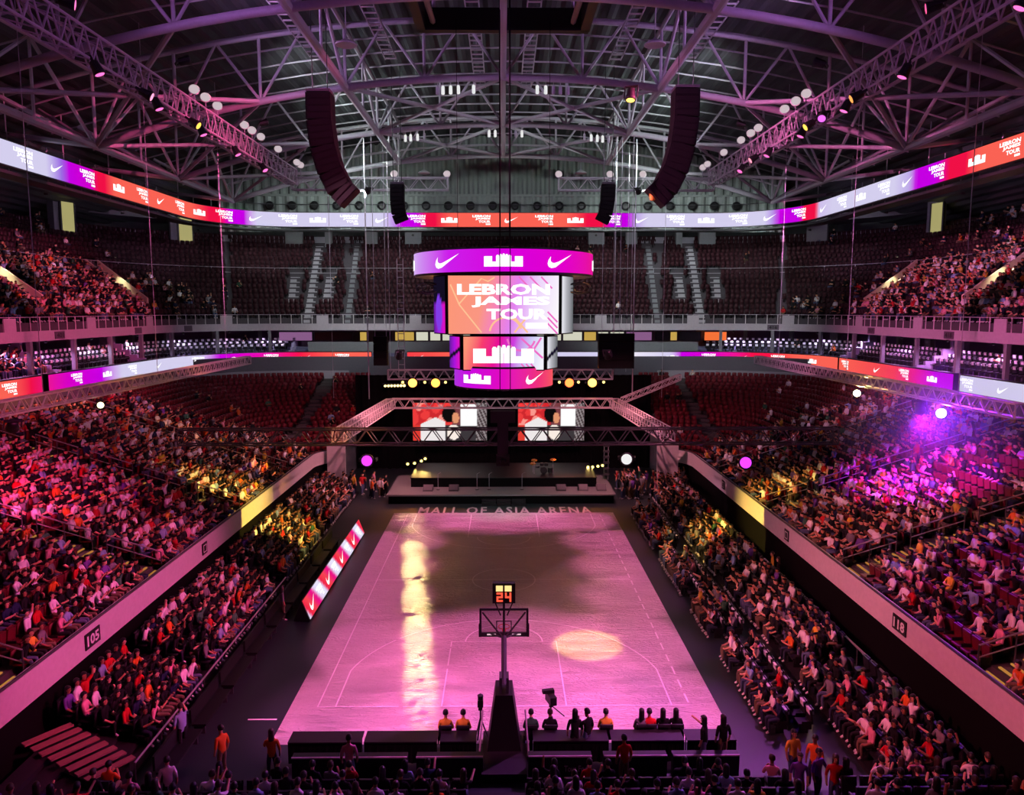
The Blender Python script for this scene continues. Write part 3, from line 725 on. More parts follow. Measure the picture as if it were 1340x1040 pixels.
# ================================================================== LAMPS
lb = MB(); lb.lathe([(.10, .42), (.2, .36), (.22, .1), (.26, -.1), (.28, -.22), (.24, -.22)], 14); LBODY = lb.mesh('lamp_body', BLACK, True)
lb = MB(); lb.box((-.33, 0, .2), (.05, .12, .6)); lb.box((.33, 0, .2), (.05, .12, .6)); lb.box((0, 0, .52), (.7, .12, .06)); LYOKE = lb.mesh('yoke', BLACK)
lb = MB(); lb.lathe([(.05, -.19), (.235, -.2), (.2, -.235), (.1, -.25)], 14); LLENS = lb.mesh('lens', emit('lens glow white', (255, 250, 240), 1.0))
def lamp(loc, target, rgb, watt, angle, label, blend=.4, glow=None, gs=3.0, size=1.0, group=None, rad=.12, name='stage_lamp'):
    d = (Vector(target) - Vector(loc)).normalized(); q = (-d).to_track_quat('Z', 'Y')
    r = empty(name, loc, label, 'stage lamp', group); r.rotation_mode = 'QUATERNION'; r.rotation_quaternion = q; r.scale = (size,) * 3
    link('lamp_body', LBODY, r); link('yoke', LYOKE, r)
    me = LLENS.copy(); me.materials.clear(); g = glow or rgb; me.materials.append(emit('lens glow %d %d %d %g' % (g + (gs,)), g, gs)); link('lens', me, r)
    if watt > 0:
        li = bpy.data.lights.new('lamp_beam', 'SPOT'); li.energy = watt; li.color = lin(*rgb)[:3]; li.spot_size = math.radians(angle); li.spot_blend = blend; li.shadow_soft_size = rad
        o = bpy.data.objects.new('lamp_beam', li); COL.objects.link(o); o.parent = r; o.location = (0, 0, -.32)
    return r

# ================================================================== TRUSSES
def box_truss(p0, p1, w, h, bay, label, m=ALU, r=.05, name='lighting_truss', group=None, tri=False):
    p0, p1 = Vector(p0), Vector(p1); d = (p1 - p0); L_ = d.length; t = d.normalized()
    sd = t.cross(Vector((0, 0, 1))).normalized() * w / 2; up = Vector((0, 0, h))
    root = empty(name, p0, label, 'truss', group)
    cs = [-sd, sd, sd + up, -sd + up]
    for c in cs: bar(root, p0 + c, p1 + c, r, m, 'chord')
    n = max(2, int(round(L_ / bay)))
    for i in range(n):
        a, c = p0 + d * (i / n), p0 + d * ((i + 1) / n); mid = (a + c) / 2
        for (lo, hi) in ((cs[0], cs[3]), (cs[1], cs[2])):
            bar(root, a + lo, mid + hi, r * .6, m); bar(root, mid + hi, c + lo, r * .6, m)
        bar(root, a + cs[0], c + cs[1], r * .5, m); bar(root, a + cs[3], c + cs[2], r * .5, m)
    for p in (p0, p1):
        for i in range(4): bar(root, p + cs[i], p + cs[(i + 1) % 4], r * .8, m, 'end_bar')
    return root
for s in (-1, 1):
    nm = 'LED-board' if s < 0 else 'courtside-chair'
    box_truss((21.9 * s, 31.5, 10.9), (21.9 * s, 65, 10.9), .5, .62, .95, 'straight aluminium lighting truss hung above the seats of the %s side' % nm, r=.045)
    box_truss((19 * s, 12, 26.7), (19 * s, 70, 26.7), .9, 1.25, 1.25, 'long roof catwalk truss with round floodlights over the %s side' % nm, r=.07, name='catwalk_truss', m=mat('catwalk lilac steel', (190, 176, 192), .4))
    box_truss((19 * s, 70, 26.2), (5 * s, 70, 26.2), .8, 1.05, 1.7, 'cross truss at the end of the roof catwalk over the %s side' % nm, r=.055, name='catwalk_truss', m=STEEL)
box_truss((-22.2, 51.5, 6.3), (23, 51.5, 6.3), .9, 1.05, 1.5, 'wide dark lighting truss hung in front of the stage across the hall', m=mat('black truss', (96, 88, 92), .35, .3), r=.06)
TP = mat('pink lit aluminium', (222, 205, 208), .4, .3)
box_truss((-10.4, 70, 6.4), (10.2, 70, 6.4), .7, .85, 1.15, 'rear pale truss of the stage roof grid above the two video screens', r=.055, m=TP)
box_truss((-11.6, 52.2, 6.3), (-10.5, 70, 6.4), .8, .85, .8, 'slanting side truss of the stage roof grid on the LED-board side', r=.055, m=TP)
box_truss((11.6, 52.2, 6.3), (10.3, 70, 6.4), .8, .85, .8, 'slanting side truss of the stage roof grid on the courtside-chair side', r=.055, m=TP)
box_truss((-11, 72, 8.9), (10.4, 72, 8.9), .7, .9, 1.2, 'high truss behind the stage carrying the orange lamps', r=.055)
box_truss((10.8, 68.5, 7.0), (16.4, 70, 9.0), .5, .5, .8, 'short tilted truss rising beside the stage roof grid', r=.045, m=TP)
# ladder tower and hoist chains
lt = empty('ladder_tower', (-9.6, 71.2, 8.9), 'slender upright ladder truss standing above the high stage truss', 'ladder truss')
for e in (-.28, .28): bar(lt, (-9.6 + e, 71.2, 8.9), (-9.6 + e, 71.2, 20.2), .04, ALU, 'upright')
for k in range(19): bar(lt, (-9.88, 71.2, 9.2 + k * .58), (-9.32, 71.2, 9.2 + k * .58), .03, ALU, 'rung', 4)
bar(lt, (-9.6, 71.2, 20.2), (-9.6, 71.2, 31), .025, ALU, 'hoist_chain', 4)
for px, z0, w in ((481, 7.3, .055), (829, 7.3, .055), (510, 9.8, .03), (804, 9.8, .03), (434, 7.4, .02), (868, 7.4, .02), (820, 9.8, .02)):
    p = on_y(px, 420, 69.5)
    tag(bar(None, (p.x, 69.5, z0), (p.x, 69.5, 30.6), w, RAILM, 'hoist_cable', 5), 'thin upright hoist cable from the roof to the stage trusses', 'cable', 'hoist cables at the stage')
for s in (-1, 1):
    for y in (36, 48, 60):
        tag(bar(None, (21.9 * s, y, 11.5), (21.9 * s, y, deck_z(22) - .4), .018, RAILM, 'hoist_cable', 5), 'thin upright hoist cable from the roof to a side truss', 'cable', 'hoist cables at the side trusses')

# round floodlights on the catwalks: dish, arm
fb = MB(); fb.lathe([(.05, -.24), (.16, -.2), (.29, -.08), (.33, .06), (.30, .08)], 16); FDISH = fb.mesh('dish', mat('flood dish white', (235, 226, 228), .4), True)
fb = MB(); fb.lathe([(.05, .07), (.30, .08), (.24, .11), (.08, .13)], 16); FGL = fb.mesh('glass', emit('flood glass', (236, 216, 224), .7))
fb = MB(); fb.tube([(0, 0, -.25), (0, -.1, -.7), (0, -.1, -.95)], .04, 6); FARM = fb.mesh('arm', STEEL)
FPX = [(245, 133), (260, 143), (276, 153), (312, 177), (322, 183), (334, 191), (357, 205), (382, 222), (387, 224)]
FPXR = [(1064, 138), (1050, 147), (1035, 157), (1000, 179), (990, 186), (977, 193), (954, 209), (932, 224), (926, 227)]
for s, pts in ((-1, FPX), (1, FPXR)):
    for i, (px, py) in enumerate(pts):
        y = on_x(px, py, 19 * s).y
        r = empty('floodlight', (19 * s - .45 * s, y, 28.6), 'round white floodlight standing on the roof catwalk truss of the %s side' % ('LED-board' if s < 0 else 'courtside-chair'), 'floodlight', 'catwalk floodlights ' + str(s))
        r.rotation_euler = (math.radians(75), 0, math.radians(-20 * s))
        for nm, me in (('dish', FDISH), ('glass', FGL)): link(nm, me, r)
        link('arm', FARM, r).rotation_euler = (math.radians(-75), 0, 0)
for px in (441, 516, 585, 731, 798, 841):
    p = on_y(px, 238, 70)
    r = empty('floodlight', (p.x, 70, 27.6), 'round white floodlight on the cross truss before the gable wall', 'floodlight', 'cross truss floodlights'); r.rotation_euler = (math.radians(75), 0, 0)
    for nm, me in (('dish', FDISH), ('glass', FGL)): link(nm, me, r)
    link('arm', FARM, r).rotation_euler = (math.radians(-75), 0, 0)
# rows of small hanging lamps under the roof trusses
sl = MB(); sl.lathe([(.04, .3), (.11, .24), (.12, -.24), (.08, -.28)], 10); SLB = sl.mesh('small_lamp', emit('small roof lamp', (244, 246, 246), .9))
SLOFF = MB(); SLOFF.lathe([(.04, .3), (.11, .24), (.12, -.24), (.08, -.28)], 10); SLO = SLOFF.mesh('small_lamp', STEEL)
for y, pxs, z in ((53, [(573, 0), (580, 1), (590, 1), (600, 1), (620, 1), (703, 1), (714, 1), (724, 0), (733, 0), (743, 0)], 30.2), (66, [(530, 1), (537, 1), (546, 1), (555, 0), (640, 1), (648, 1), (668, 0), (675, 0), (683, 1), (765, 0), (774, 1), (782, 1), (789, 1), (797, 0)], 30.0)):
    for px, on in pxs:
        p = on_y(px, 150, y); z2 = chord_z(p.x) - .75
        r = link('roof_lamp', SLB if on else SLO, loc=(p.x, y, z2)); tag(r, ('lit' if on else 'unlit') + ' small roof lamp in the row hung under a roof truss', 'roof lamp', 'roof lamps ' + ('lit' if on else 'unlit'))
        bar(r, Vector((p.x, y, z2 + .3)), Vector((p.x, y, chord_z(p.x))), .025, STEEL, 'stem', 4)
for px, py in ((453, 58), (857, 58), (555, 226), (760, 226)):
    y = 44 if py < 100 else 80; p = on_y(px, py, y)
    b = MB(); b.lathe([(.08, .3), (.25, .22), (.62, .0), (.6, -.06), (.1, -.04)], 14, c=(0, 0, 0)); r = link('high_bay_lamp', b.mesh('high_bay_lamp', STEEL), loc=p)
    tag(r, 'bell-shaped unlit high bay lamp hung from the roof', 'roof lamp', 'high bay lamps'); bar(r, Vector((p.x, y, p.z + .25)), Vector((p.x, y, deck_z(p.x) - .2)), .03, STEEL, 'stem', 4)

# ================================================================== LOUDSPEAKERS
def array(pts, y, w, dep, n, label, tilt_to):
    """pts: centre line in pixels at distance y; each cabinet a wedge-sided box"""
    P = [on_y(px, py, y) for px, py in pts]; ln = Line(P)
    root = empty('line_array', P[0], label, 'loudspeaker')
    for k in range(n):
        p, t = ln.at(ln.L * (k + .5) / n); hh = ln.L / n * .96
        ang = math.atan2(t.x, -t.z)
        b = MB(); b.box(p, (w, dep, hh), 0, 0, -ang); 
        b.box(p + Vector((0, -dep / 2 - .02, 0)), (w * .86, .04, hh * .7), 0, 0, -ang)
        obj('cabinet', b, SPK, root)
    b = MB(); b.box(P[0] + Vector((0, 0, .12)), (w * .95, dep, .14)); obj('fly_bar', b, STEELD, root)
    for e in (-.3, .3): bar(root, P[0] + Vector((e * w, 0, .2)), Vector((P[0].x + e * w, y, deck_z(P[0].x) - .4)), .03, BLACK, 'chain', 5)
    return root
array([(419, 124), (420, 160), (425, 195), (433, 222), (445, 246), (459, 260)], 45, 1.42, 1.2, 17, 'tall black J-shaped loudspeaker array curving in over the LED-board side', 1)
array([(897, 119), (896, 157), (891, 193), (883, 221), (870, 246), (856, 260)], 45, 1.42, 1.2, 17, 'tall black J-shaped loudspeaker array curving in over the courtside-chair side', -1)
array([(520, 242), (520, 262), (522, 280), (526, 290)], 62, 1.1, .7, 9, 'short black ribbed loudspeaker array in front of the ribbon board over the LED-board side', 1)
array([(796, 242), (795, 262), (792, 280), (787, 290)], 62, 1.1, .7, 9, 'short black ribbed loudspeaker array in front of the ribbon board over the courtside-chair side', 1)
r = empty('yellow_tag', on_y(854, 253, 45), 'small yellow chain bag hanging at the tip of a J-shaped loudspeaker', 'chain bag')
b = MB(); p = on_y(854, 253, 45); b.lathe([(.06, -.42), (.16, -.36), (.2, 0), (.14, .3), (.05, .42)], 10, c=p); obj('bag', b, mat('yellow bag cloth', (230, 180, 60), .7), r, True)
bar(r, p + Vector((0, 0, .35)), p + Vector((.3, 0, .9)), .03, BLACK, 'strap', 5)
for (x0, x1, y0, y1) in ((783, 806, 436, 482), (806, 829, 436, 482), (489, 508, 440, 478)):
    a, c = on_y(x0, y0, 67), on_y(x1, y1, 67); root = empty('hung_subwoofer', ((a.x + c.x) / 2, 67, c.z), 'black box loudspeaker stack hung beside the scoreboard in front of the lower ribbon', 'loudspeaker', 'hung loudspeaker stacks')
    n = 4
    for k in range(n):
        z0 = c.z + (a.z - c.z) * k / n; h = (a.z - c.z) / n
        b = MB(); b.box(((a.x + c.x) / 2, 67, z0 + h / 2), (abs(c.x - a.x) * .97, .9, h * .96)); b.box(((a.x + c.x) / 2, 66.53, z0 + h / 2), (abs(c.x - a.x) * .85, .05, h * .75)); obj('cabinet', b, SPK, root)
    for e in (-.5, .5): bar(root, Vector(((a.x + c.x) / 2 + e, 67, a.z)), Vector(((a.x + c.x) / 2 + e, 67, 30.5)), .025, STEEL, 'chain', 4)
# ================================================================== STAGE
stg = empty('stage', (0, 59.3, 0), 'low grey stage deck with black skirt at the far end of the court', 'stage')
b = MB(); b.box((-.2, 62.9, .72), (18.4, 7.2, .12)); obj('deck', b, mat('grey stage carpet', (120, 122, 122), .85, scale=30), stg)
b = MB(); b.box((-.2, 62.95, .33), (18.1, 7.0, .66)); obj('skirt', b, MATTE, stg)
for k in range(3):
    b = MB(); b.box((-1.2 + k * 1.2, 59.0, .12 + .0), (1.1, .5, .24)); b.box((-1.2 + k * 1.2, 59.15, .36), (1.1, .25, .24)); obj('front_step', b, BLACK, stg)
# black drape behind the stage, gathered in folds
b = MB(); n = 140; vs = []
for i in range(n + 1):
    x = -14.4 + 28.8 * i / n; y = 73.2 + .18 * math.sin(i * 1.9) + .08 * math.sin(i * .7)
    vs += [(x, y, 0), (x, y, 9.2)]
b.add(vs, [(i * 2, i * 2 + 2, i * 2 + 3, i * 2 + 1) for i in range(n)])
tag(obj('stage_drape', b, MATTE, smooth=True), 'tall black drape in folds closing off the end behind the stage', 'drape')
# riser at the back of the stage
rs = empty('drum_riser', (0, 65, .78), 'black riser block standing across the back of the stage', 'riser')
b = MB(); b.box((0, 65.0, 1.15), (15.5, 6.0, .74)); obj('block', b, MATTE, rs)
b = MB(); b.box((0, 65.0, 1.55), (15.6, 6.1, .06)); obj('top', b, BLACK, rs)
# two video walls
def wall_picture(flip):
    rr = random.Random(5 + flip); dots = [(rr.uniform(0, .5 if not flip else .42), rr.uniform(.35, 1), rr.uniform(.035, .06)) for _ in range(26)]
    def paint(u, v):
        c = lin(206, 40, 46) if u < .5 else lin(120, 60, 66)
        for x, y, r in dots:
            if (u - x) ** 2 + ((v - y) * .5) ** 2 < r * r: c = lin(250, 150, 140) if (x * 7) % 1 > .4 else lin(236, 60, 60)
        if v < .42: c = lin(60, 54, 58) if u > .12 else lin(220, 60, 50)
        if .1 < u < .44 and v < .62 - abs(u - .3) * .9: c = lin(238, 232, 232)
        if u > .85: c = lin(150, 140, 142) if (u * 40 + v * 9) % 2 < 1 else lin(60, 44, 48)
        if (u - .49) ** 2 / .009 + (v - .7) ** 2 / .05 < 1: c = lin(14, 11, 12)
        if (u - .58) ** 2 / .0022 + (v - .6) ** 2 / .022 < 1: c = lin(226, 150, 110)
        if .64 < u < .865 and .38 < v < .97: c = lin(255, 255, 255)
        if (u - .55) ** 2 / .008 + (v - .22) ** 2 / .04 < 1: c = lin(250, 236, 226)
        return c
    return paint
for px0, px1, flip in ((540, 637, 0), (678, 764, 1)):
    a, c = on_y(px0, 527, 70.8), on_y(px1, 576, 70.8); nu, nv = 72, 40
    vw = empty('video_wall', ((a.x + c.x) / 2, 70.8, c.z), 'LED video wall showing a white placard and dark-haired figure, ' + ('redder picture' if not flip else 'paler picture'), 'video wall')
    pic = wall_picture(flip)
    grid = [[(a.x + (c.x - a.x) * i / nu, 70.75, c.z + (a.z - c.z) * j / nv) for j in range(nv + 1)] for i in range(nu + 1)]
    painted('screen', grid, [[pic(i / nu, j / nv) for j in range(nv + 1)] for i in range(nu + 1)], screen_mat('led display'), vw)
    b = MB(); b.box(((a.x + c.x) / 2, 70.95, (a.z + c.z) / 2), (abs(c.x - a.x) + .1, .3, a.z - c.z + .1)); obj('panel_case', b, BLACK, vw)
    for e in (.1, .9): bar(vw, (a.x + (c.x - a.x) * e, 70.95, a.z), (a.x + (c.x - a.x) * e, 70.4, 7.2), .04, BLACK, 'hanger', 5)
# black hoist cluster in the middle of the front truss
hc = empty('hoist_cluster', on_y(658, 560, 51.2), 'black hoist motors and camera box hung at the middle of the wide truss', 'hoist')
p = on_y(658, 545, 51.2)
b = MB(); b.box(p, (1.7, .6, .8)); obj('motor_case', b, BLACK, hc)
b = MB(); b.box(p + Vector((0, 0, -1.5)), (.75, .5, 2.2)); obj('mast', b, BLACK, hc)
b = MB(); b.box(p + Vector((0, -.1, -3.0)), (.9, .6, .7)); b.lathe([(.15, 0), (.2, .3)], 10, c=p + Vector((0, -.7, -3.0)), M=Matrix.Rotation(math.radians(90), 3, 'X').inverted()); obj('camera_box', b, BLACK, hc)
# wedge monitors, drum kit, small stage gear
for k, x in enumerate((-6.2, -4.1, 4.7, 6.5, 8.0)):
    b = MB(); b.prism([(60.4, .79), (61.2, .79), (61.2, 1.15), (60.95, 1.25)], 'x', x - .4, x + .4); r = obj('wedge_monitor', b, BLACK)
    b2 = MB(); b2.add([(x - .34, 60.44, .9), (x + .34, 60.44, .9), (x + .34, 60.86, 1.25), (x - .34, 60.86, 1.25)], [(0, 1, 2, 3)]); obj('grille', b2, STEELD, r)
    tag(r, 'black wedge stage monitor on the grey deck', 'monitor speaker', 'wedge monitors')
dk = empty('drum_kit', (3.4, 63.5, 1.58), 'dark drum kit with yellow-lit cymbals on the stage deck', 'drum kit')
def drum(nm, c, r, h, m, rx=0.0):
    b = MB(); M = Matrix.Rotation(rx, 3, 'X'); b.lathe([(r * .96, -h / 2), (r, -h / 2 + .03), (r, h / 2 - .03), (r * .96, h / 2)], 16, c=c, M=M); obj(nm, b, m, dk)
drum('bass_drum', (3.4, 63.3, 1.92), .3, .5, BLACK, math.radians(90)); drum('floor_tom', (4.0, 63.7, 1.85), .22, .4, BLACK); drum('snare_drum', (2.9, 63.8, 2.1), .18, .16, STEELD); drum('rack_tom', (3.25, 63.4, 2.4), .16, .24, BLACK); drum('rack_tom', (3.62, 63.4, 2.4), .16, .24, BLACK)
BRASS = mat('brass cymbal', (235, 190, 90), .25, .8)
for x, y, z in ((2.6, 63.4, 2.75), (4.2, 63.4, 2.8), (2.5, 63.9, 2.35)):
    b = MB(); b.lathe([(.03, .03), (.26, 0), (.25, -.012), (.02, .0)], 14, c=(x, y, z), M=Matrix.Rotation(.3, 3, 'X')); obj('cymbal', b, BRASS, dk)
    bar(dk, (x, y, 1.58), (x, y, z), .015, STEEL, 'cymbal_stand', 5)
for x in (-5.4, -2.2, -1.2, 1.5):
    r = empty('microphone_stand', (x, 61.0, .78), 'thin microphone stand on the stage deck', 'microphone stand', 'microphone stands')
    bar(r, (x, 61, .78), (x, 61, 2.1), .015, STEEL, 'pole', 5); bar(r, (x, 61, 2.1), (x + .25, 60.7, 2.3), .012, STEEL, 'boom', 5)
    b = MB(); b.lathe([(.15, 0), (.15, .02), (.02, .04)], 10, c=(x, 61, .78)); obj('base', b, BLACK, r)
# pale scrim panels at both ends of the wall
for px0, px1, py0, py1, yy, l in ((860, 887, 578, 606, 63.5, 'courtside-chair'), (428, 452, 583, 600, 64.5, 'LED-board')):
    a, c = on_y(px0, py0, yy), on_y(px1, py1, yy); r = empty('wing_panel', ((a.x + c.x) / 2, yy, 0), 'pale upright panel closing the end of the %s side wall' % l, 'panel')
    b = MB(); b.box(((a.x + c.x) / 2, yy, (a.z + 0) / 2), (abs(c.x - a.x), .25, a.z)); obj('board', b, WHITEW, r)
    for e in (-.4, .4): bar(r, ((a.x + c.x) / 2 + e, yy + .15, 0), ((a.x + c.x) / 2 + e, yy + .7, a.z * .8), .03, STEEL, 'stay', 5)
# tower of small lights at the side of the stage
r = empty('side_tower', (8.9, 65, .78), 'narrow tower of small grey fixtures at the side of the stage', 'light tower')
for e in (-.18, .18): bar(r, (8.9 + e, 64.6, .78), (8.9 + e, 64.6, 4.0), .03, ALU, 'upright', 5)
for k in range(6): b = MB(); b.box((8.9, 64.5, 1.3 + k * .5), (.5, .25, .18)); obj('fixture', b, STEELD, r)

# ================================================================== BASKETBALL STAND (seen from behind)
hp = empty('basketball_stand', (0, 25.6, 0), 'black padded basketball stand with glass backboard and shot clock', 'basketball stand')
HB = mat('black stand padding', (16, 16, 18), .6)
b = MB(); b.prism([(-.62, .08), (.62, .08), (.5, .9), (.30, 2.35), (-.30, 2.35), (-.5, .9)], 'y', 24.6, 25.7); obj('padded_tower', b, HB, hp)
b = MB(); b.box((0, 24.6, .16), (1.5, 2.6, .3)); obj('base', b, HB, hp)
for e in (-.12, .12): b = MB(); b.box((e, 25.0, 2.55), (.09, .5, .7)); obj('tower_bracket', b, STEELD, hp)
bar(hp, (0, 25.3, 2.2), (0, 27.3, 3.25), .1, HB, 'boom', 8)
bar(hp, (0, 24.9, 1.6), (0, 26.6, 2.9), .06, HB, 'lower_boom', 8)
BBY = 27.9
for s in (-1, 1):
    bar(hp, (0, 27.3, 3.15), (.82 * s, BBY - .05, 3.98), .035, HB, 'back_brace'); bar(hp, (0, 27.3, 3.2), (.5 * s, BBY - .05, 3.12), .035, HB, 'back_brace')
    bar(hp, (.12 * s, 27.5, 4.0), (.34 * s, 27.7, 4.45), .025, HB, 'clock_strut')
    bar(hp, (.85 * s, 24.2, .3), (.75 * s, 25.2, 1.5), .035, RAILM, 'side_rail', 6)
    bar(hp, (.85 * s, 24.2, .3), (.85 * s, 23.6, .3), .035, RAILM, 'side_rail', 6)
bar(hp, (0, 27.4, 3.2), (0, 27.6, 4.5), .05, HB, 'mast', 6)
glass = bpy.data.materials.new('backboard glass'); glass.use_nodes = True
nt = glass.node_tree; g = nt.nodes.new('ShaderNodeBsdfTransparent'); g.inputs[0].default_value = (.78, .78, .78, 1); gl = nt.nodes.new('ShaderNodeBsdfGlossy'); gl.inputs[1].default_value = .05
ms = nt.nodes.new('ShaderNodeMixShader'); ms.inputs[0].default_value = .08
nt.links.new(g.outputs[0], ms.inputs[1]); nt.links.new(gl.outputs[0], ms.inputs[2]); nt.links.new(ms.outputs[0], nt.nodes['Material Output'].inputs[0])
b = MB(); b.box((0, BBY, 3.57), (1.72, .03, .98)); obj('backboard_glass', b, glass, hp)
for c, d in (((0, BBY, 4.08), (1.86, .07, .07)), ((0, BBY, 3.08), (1.86, .09, .16)), ((-.9, BBY, 3.57), (.08, .07, 1.05)), ((.9, BBY, 3.57), (.08, .07, 1.05))):
    b = MB(); b.box(c, d); obj('backboard_frame', b, HB, hp)
for s in (-1, 1): b = MB(); b.box((.93 * s, BBY, 3.25), (.08, .12, .5)); obj('edge_padding', b, HB, hp)
for c, d in (((0, BBY - .03, 3.62), (.59, .01, .04)), ((0, BBY - .03, 3.18), (.59, .01, .04)), ((-.28, BBY - .03, 3.4), (.04, .01, .45)), ((.28, BBY - .03, 3.4), (.04, .01, .45))):
    b = MB(); b.box(c, d); obj('target_line', b, STEELD, hp)
for s in (-1, 1): b = MB(); b.box((.48 * s, BBY - .06, 3.1), (.34, .02, .05)); obj('light_strip', b, emit('backboard strip', (240, 214, 220), .9), hp)
b = MB(); b.tube([(.225 * math.cos(t), BBY + .38 + .225 * math.sin(t), 3.22) for t in np.linspace(0, 2 * math.pi, 21)], .016, 6); b.box((0, BBY + .08, 3.2), (.14, .16, .1)); rim = obj('rim', b, mat('orange rim', (220, 70, 30), .4), hp)
b = MB()
for k in range(10):
    a = 2 * math.pi * k / 10
    for e in (1, -1):
        b.tube([((.225 - .09 * q) * math.cos(a + e * q * .6), BBY + .38 + (.225 - .09 * q) * math.sin(a + e * q * .6), 3.2 - .4 * q) for q in (0, .5, 1)], .006, 4)
obj('net', b, COVERW, rim)
b = MB(); b.box((0, 27.25, 3.02), (.2, .12, .34)); obj('tail_light', b, emit('red tail light', (236, 40, 40), 1.0), hp)
b = MB(); b.box((0, 27.7, 4.83), (.86, .22, .78)); clk = obj('shot_clock', b, BLACK, hp)
DIG = emit('clock digit red', (255, 84, 60), 1.3); DIGY = emit('clock digit amber', (255, 214, 140), 1.25)
def seg(ch, x, z, w, h, t, m, y=27.57):
    S = {'0': 'abcdef', '2': 'abged', '4': 'fgbc', '8': 'abcdefg'}[ch]
    R_ = {'a': (0, w, h - t, h), 'd': (0, w, 0, t), 'g': (0, w, h / 2 - t / 2, h / 2 + t / 2), 'f': (0, t, h / 2, h), 'e': (0, t, 0, h / 2), 'b': (w - t, w, h / 2, h), 'c': (w - t, w, 0, h / 2)}
    bb = MB()
    for k in S:
        x0, x1, z0, z1 = R_[k]; bb.box((x + (x0 + x1) / 2, y, z + (z0 + z1) / 2), (x1 - x0, .02, z1 - z0))
    obj('clock_digit', bb, m, clk)
seg('2', -.28, 4.51, .24, .36, .07, DIG); seg('4', .04, 4.51, .24, .36, .07, DIG)
for x in (-.3, .03): seg('8', x, 4.92, .26, .22, .085, DIGY)

# ================================================================== COURTSIDE
# sloping LED board along the side line
cb = empty('courtside_board', (-9.75, 43.5, 0), 'long sloping courtside LED board with white tick marks on red and magenta', 'led board')
y0, y1 = on_x(415, 790, -10.0).y - 0.4, 51.2
y0 = 36.4
stc = [(0, (246, 60, 70)), (.35, (240, 30, 90)), (.7, (226, 20, 170)), (1, (190, 120, 230))]
nseg = 9; grid, cols = [], []
F0 = lambda y, v: (-10.05 + .38 * (1 - v), y, .12 + .95 * v)
NU = 180
for i in range(NU + 1):
    y = y0 + (y1 - y0) * i / NU; ph = (i / NU * 4.15) % 1.0; r_ = []
    for j in range(5):
        v = j / 4; q = (ph + .22 * (v - .5)) % 1.0
        r_.append(ramp([(0, (214, 200, 240)), (.06, RED), (.3, (246, 70, 80)), (.5, (236, 20, 120)), (.62, MAG), (.7, (226, 214, 244)), (.97, (236, 232, 250)), (1, (206, 180, 236))], (q + .04) % 1))
    grid.append([F0(y, j / 4) for j in range(5)]); cols.append(r_)
painted('led_face', grid, cols, screen_mat('led display'), cb)
b = MB(); b.prism([(-9.69, .1), (-10.09, 1.1), (-10.5, .05), (-9.7, .03)], 'y', y0 - .05, y1 + .05); obj('wedge_case', b, BLACK, cb)
for k in range(4):
    yc = y0 + (y1 - y0) * (k + .30) / 4.15
    def mp(u, v, yc=yc):
        x, y, z = F0(yc + (u - .5) * 1.15, .22 + v * .55); return (x + .05, y, z + .02)
    decal('led_tick_mark', DEC['tick'], mp, LEDW, cb)
    def mp2(u, v, yc=yc):
        x, y, z = F0(yc + 1.55 + (u - .5) * 1.0, .2 + v * .6); return (x + .05, y, z + .02)
    decal('led_title', DEC['title'], mp2, LEDW, cb)
# long tables at the near end
def table(x0, x1, y, label, d=.7, h=.78):
    r = empty('press_table', ((x0 + x1) / 2, y, 0), label, 'table', 'press tables')
    b = MB(); b.box(((x0 + x1) / 2, y, h), (x1 - x0, d, .05)); obj('table_top', b, BLACK, r)
    n = 26; b = MB(); vs = []
    for i in range(n + 1):
        x = x0 + (x1 - x0) * i / n; vs += [(x, y - d / 2 + .02 + .025 * math.sin(i * 2.1), .02), (x, y - d / 2 + .02, h - .02)]
    b.add(vs, [(i * 2, i * 2 + 2, i * 2 + 3, i * 2 + 1) for i in range(n)]); obj('table_skirt', b, MATTE, r)
    for x in (x0 + .1, x1 - .1):
        for e in (-d / 2 + .1, d / 2 - .08): bar(r, (x, y + e, 0), (x, y + e, h), .025, STEELD, 'leg', 5)
for x0, x1, l in ((-7.4, -4.9, 'black skirted table at the end of the row towards the LED-board side wall'), (-4.8, -2.3, 'black skirted table in the middle of the row towards the LED-board side wall'), (-2.2, -.95, 'short black skirted table beside the basketball stand'), (1.0, 3.6, 'black skirted table right behind the two men standing at the court end'), (3.7, 6.2, 'black skirted table where spectators lean at the court end'), (6.3, 8.0, 'black skirted table at the end of the row towards the courtside-chair side wall')): table(x0, x1, 24.75, l.replace('right behind', 'behind'))
# pink edged counter in front of the near rows
for x0, x1 in ((-7.0, -5.2), (-5.0, -3.2), (-2.9, -.7), (.8, 2.9), (3.3, 5.4), (5.6, 7.8)):
    r = empty('row_counter', ((x0 + x1) / 2, 23.6, 0), 'low black counter with a pale edge strip before the end rows', 'counter', 'end row counters')
    b = MB(); b.box(((x0 + x1) / 2, 23.6, .42), (x1 - x0, .3, .84)); obj('front', b, BLACK, r)
    b = MB(); b.box(((x0 + x1) / 2, 23.44, .84), (x1 - x0, .05, .05)); obj('edge_strip', b, mat('counter edge', (206, 180, 190), .4), r)
b = MB(); v, f = fit(text2d('1   Tous Fod', .01), 1.0, .22, 1.75, .3); b.add([(x, 23.43, z) for x, z in v], f)
lo = obj('counter_lettering', b, mat('pale lettering', (170, 160, 175), .6)); tag(lo, 'small pale lettering on the front of a low black counter', 'lettering')
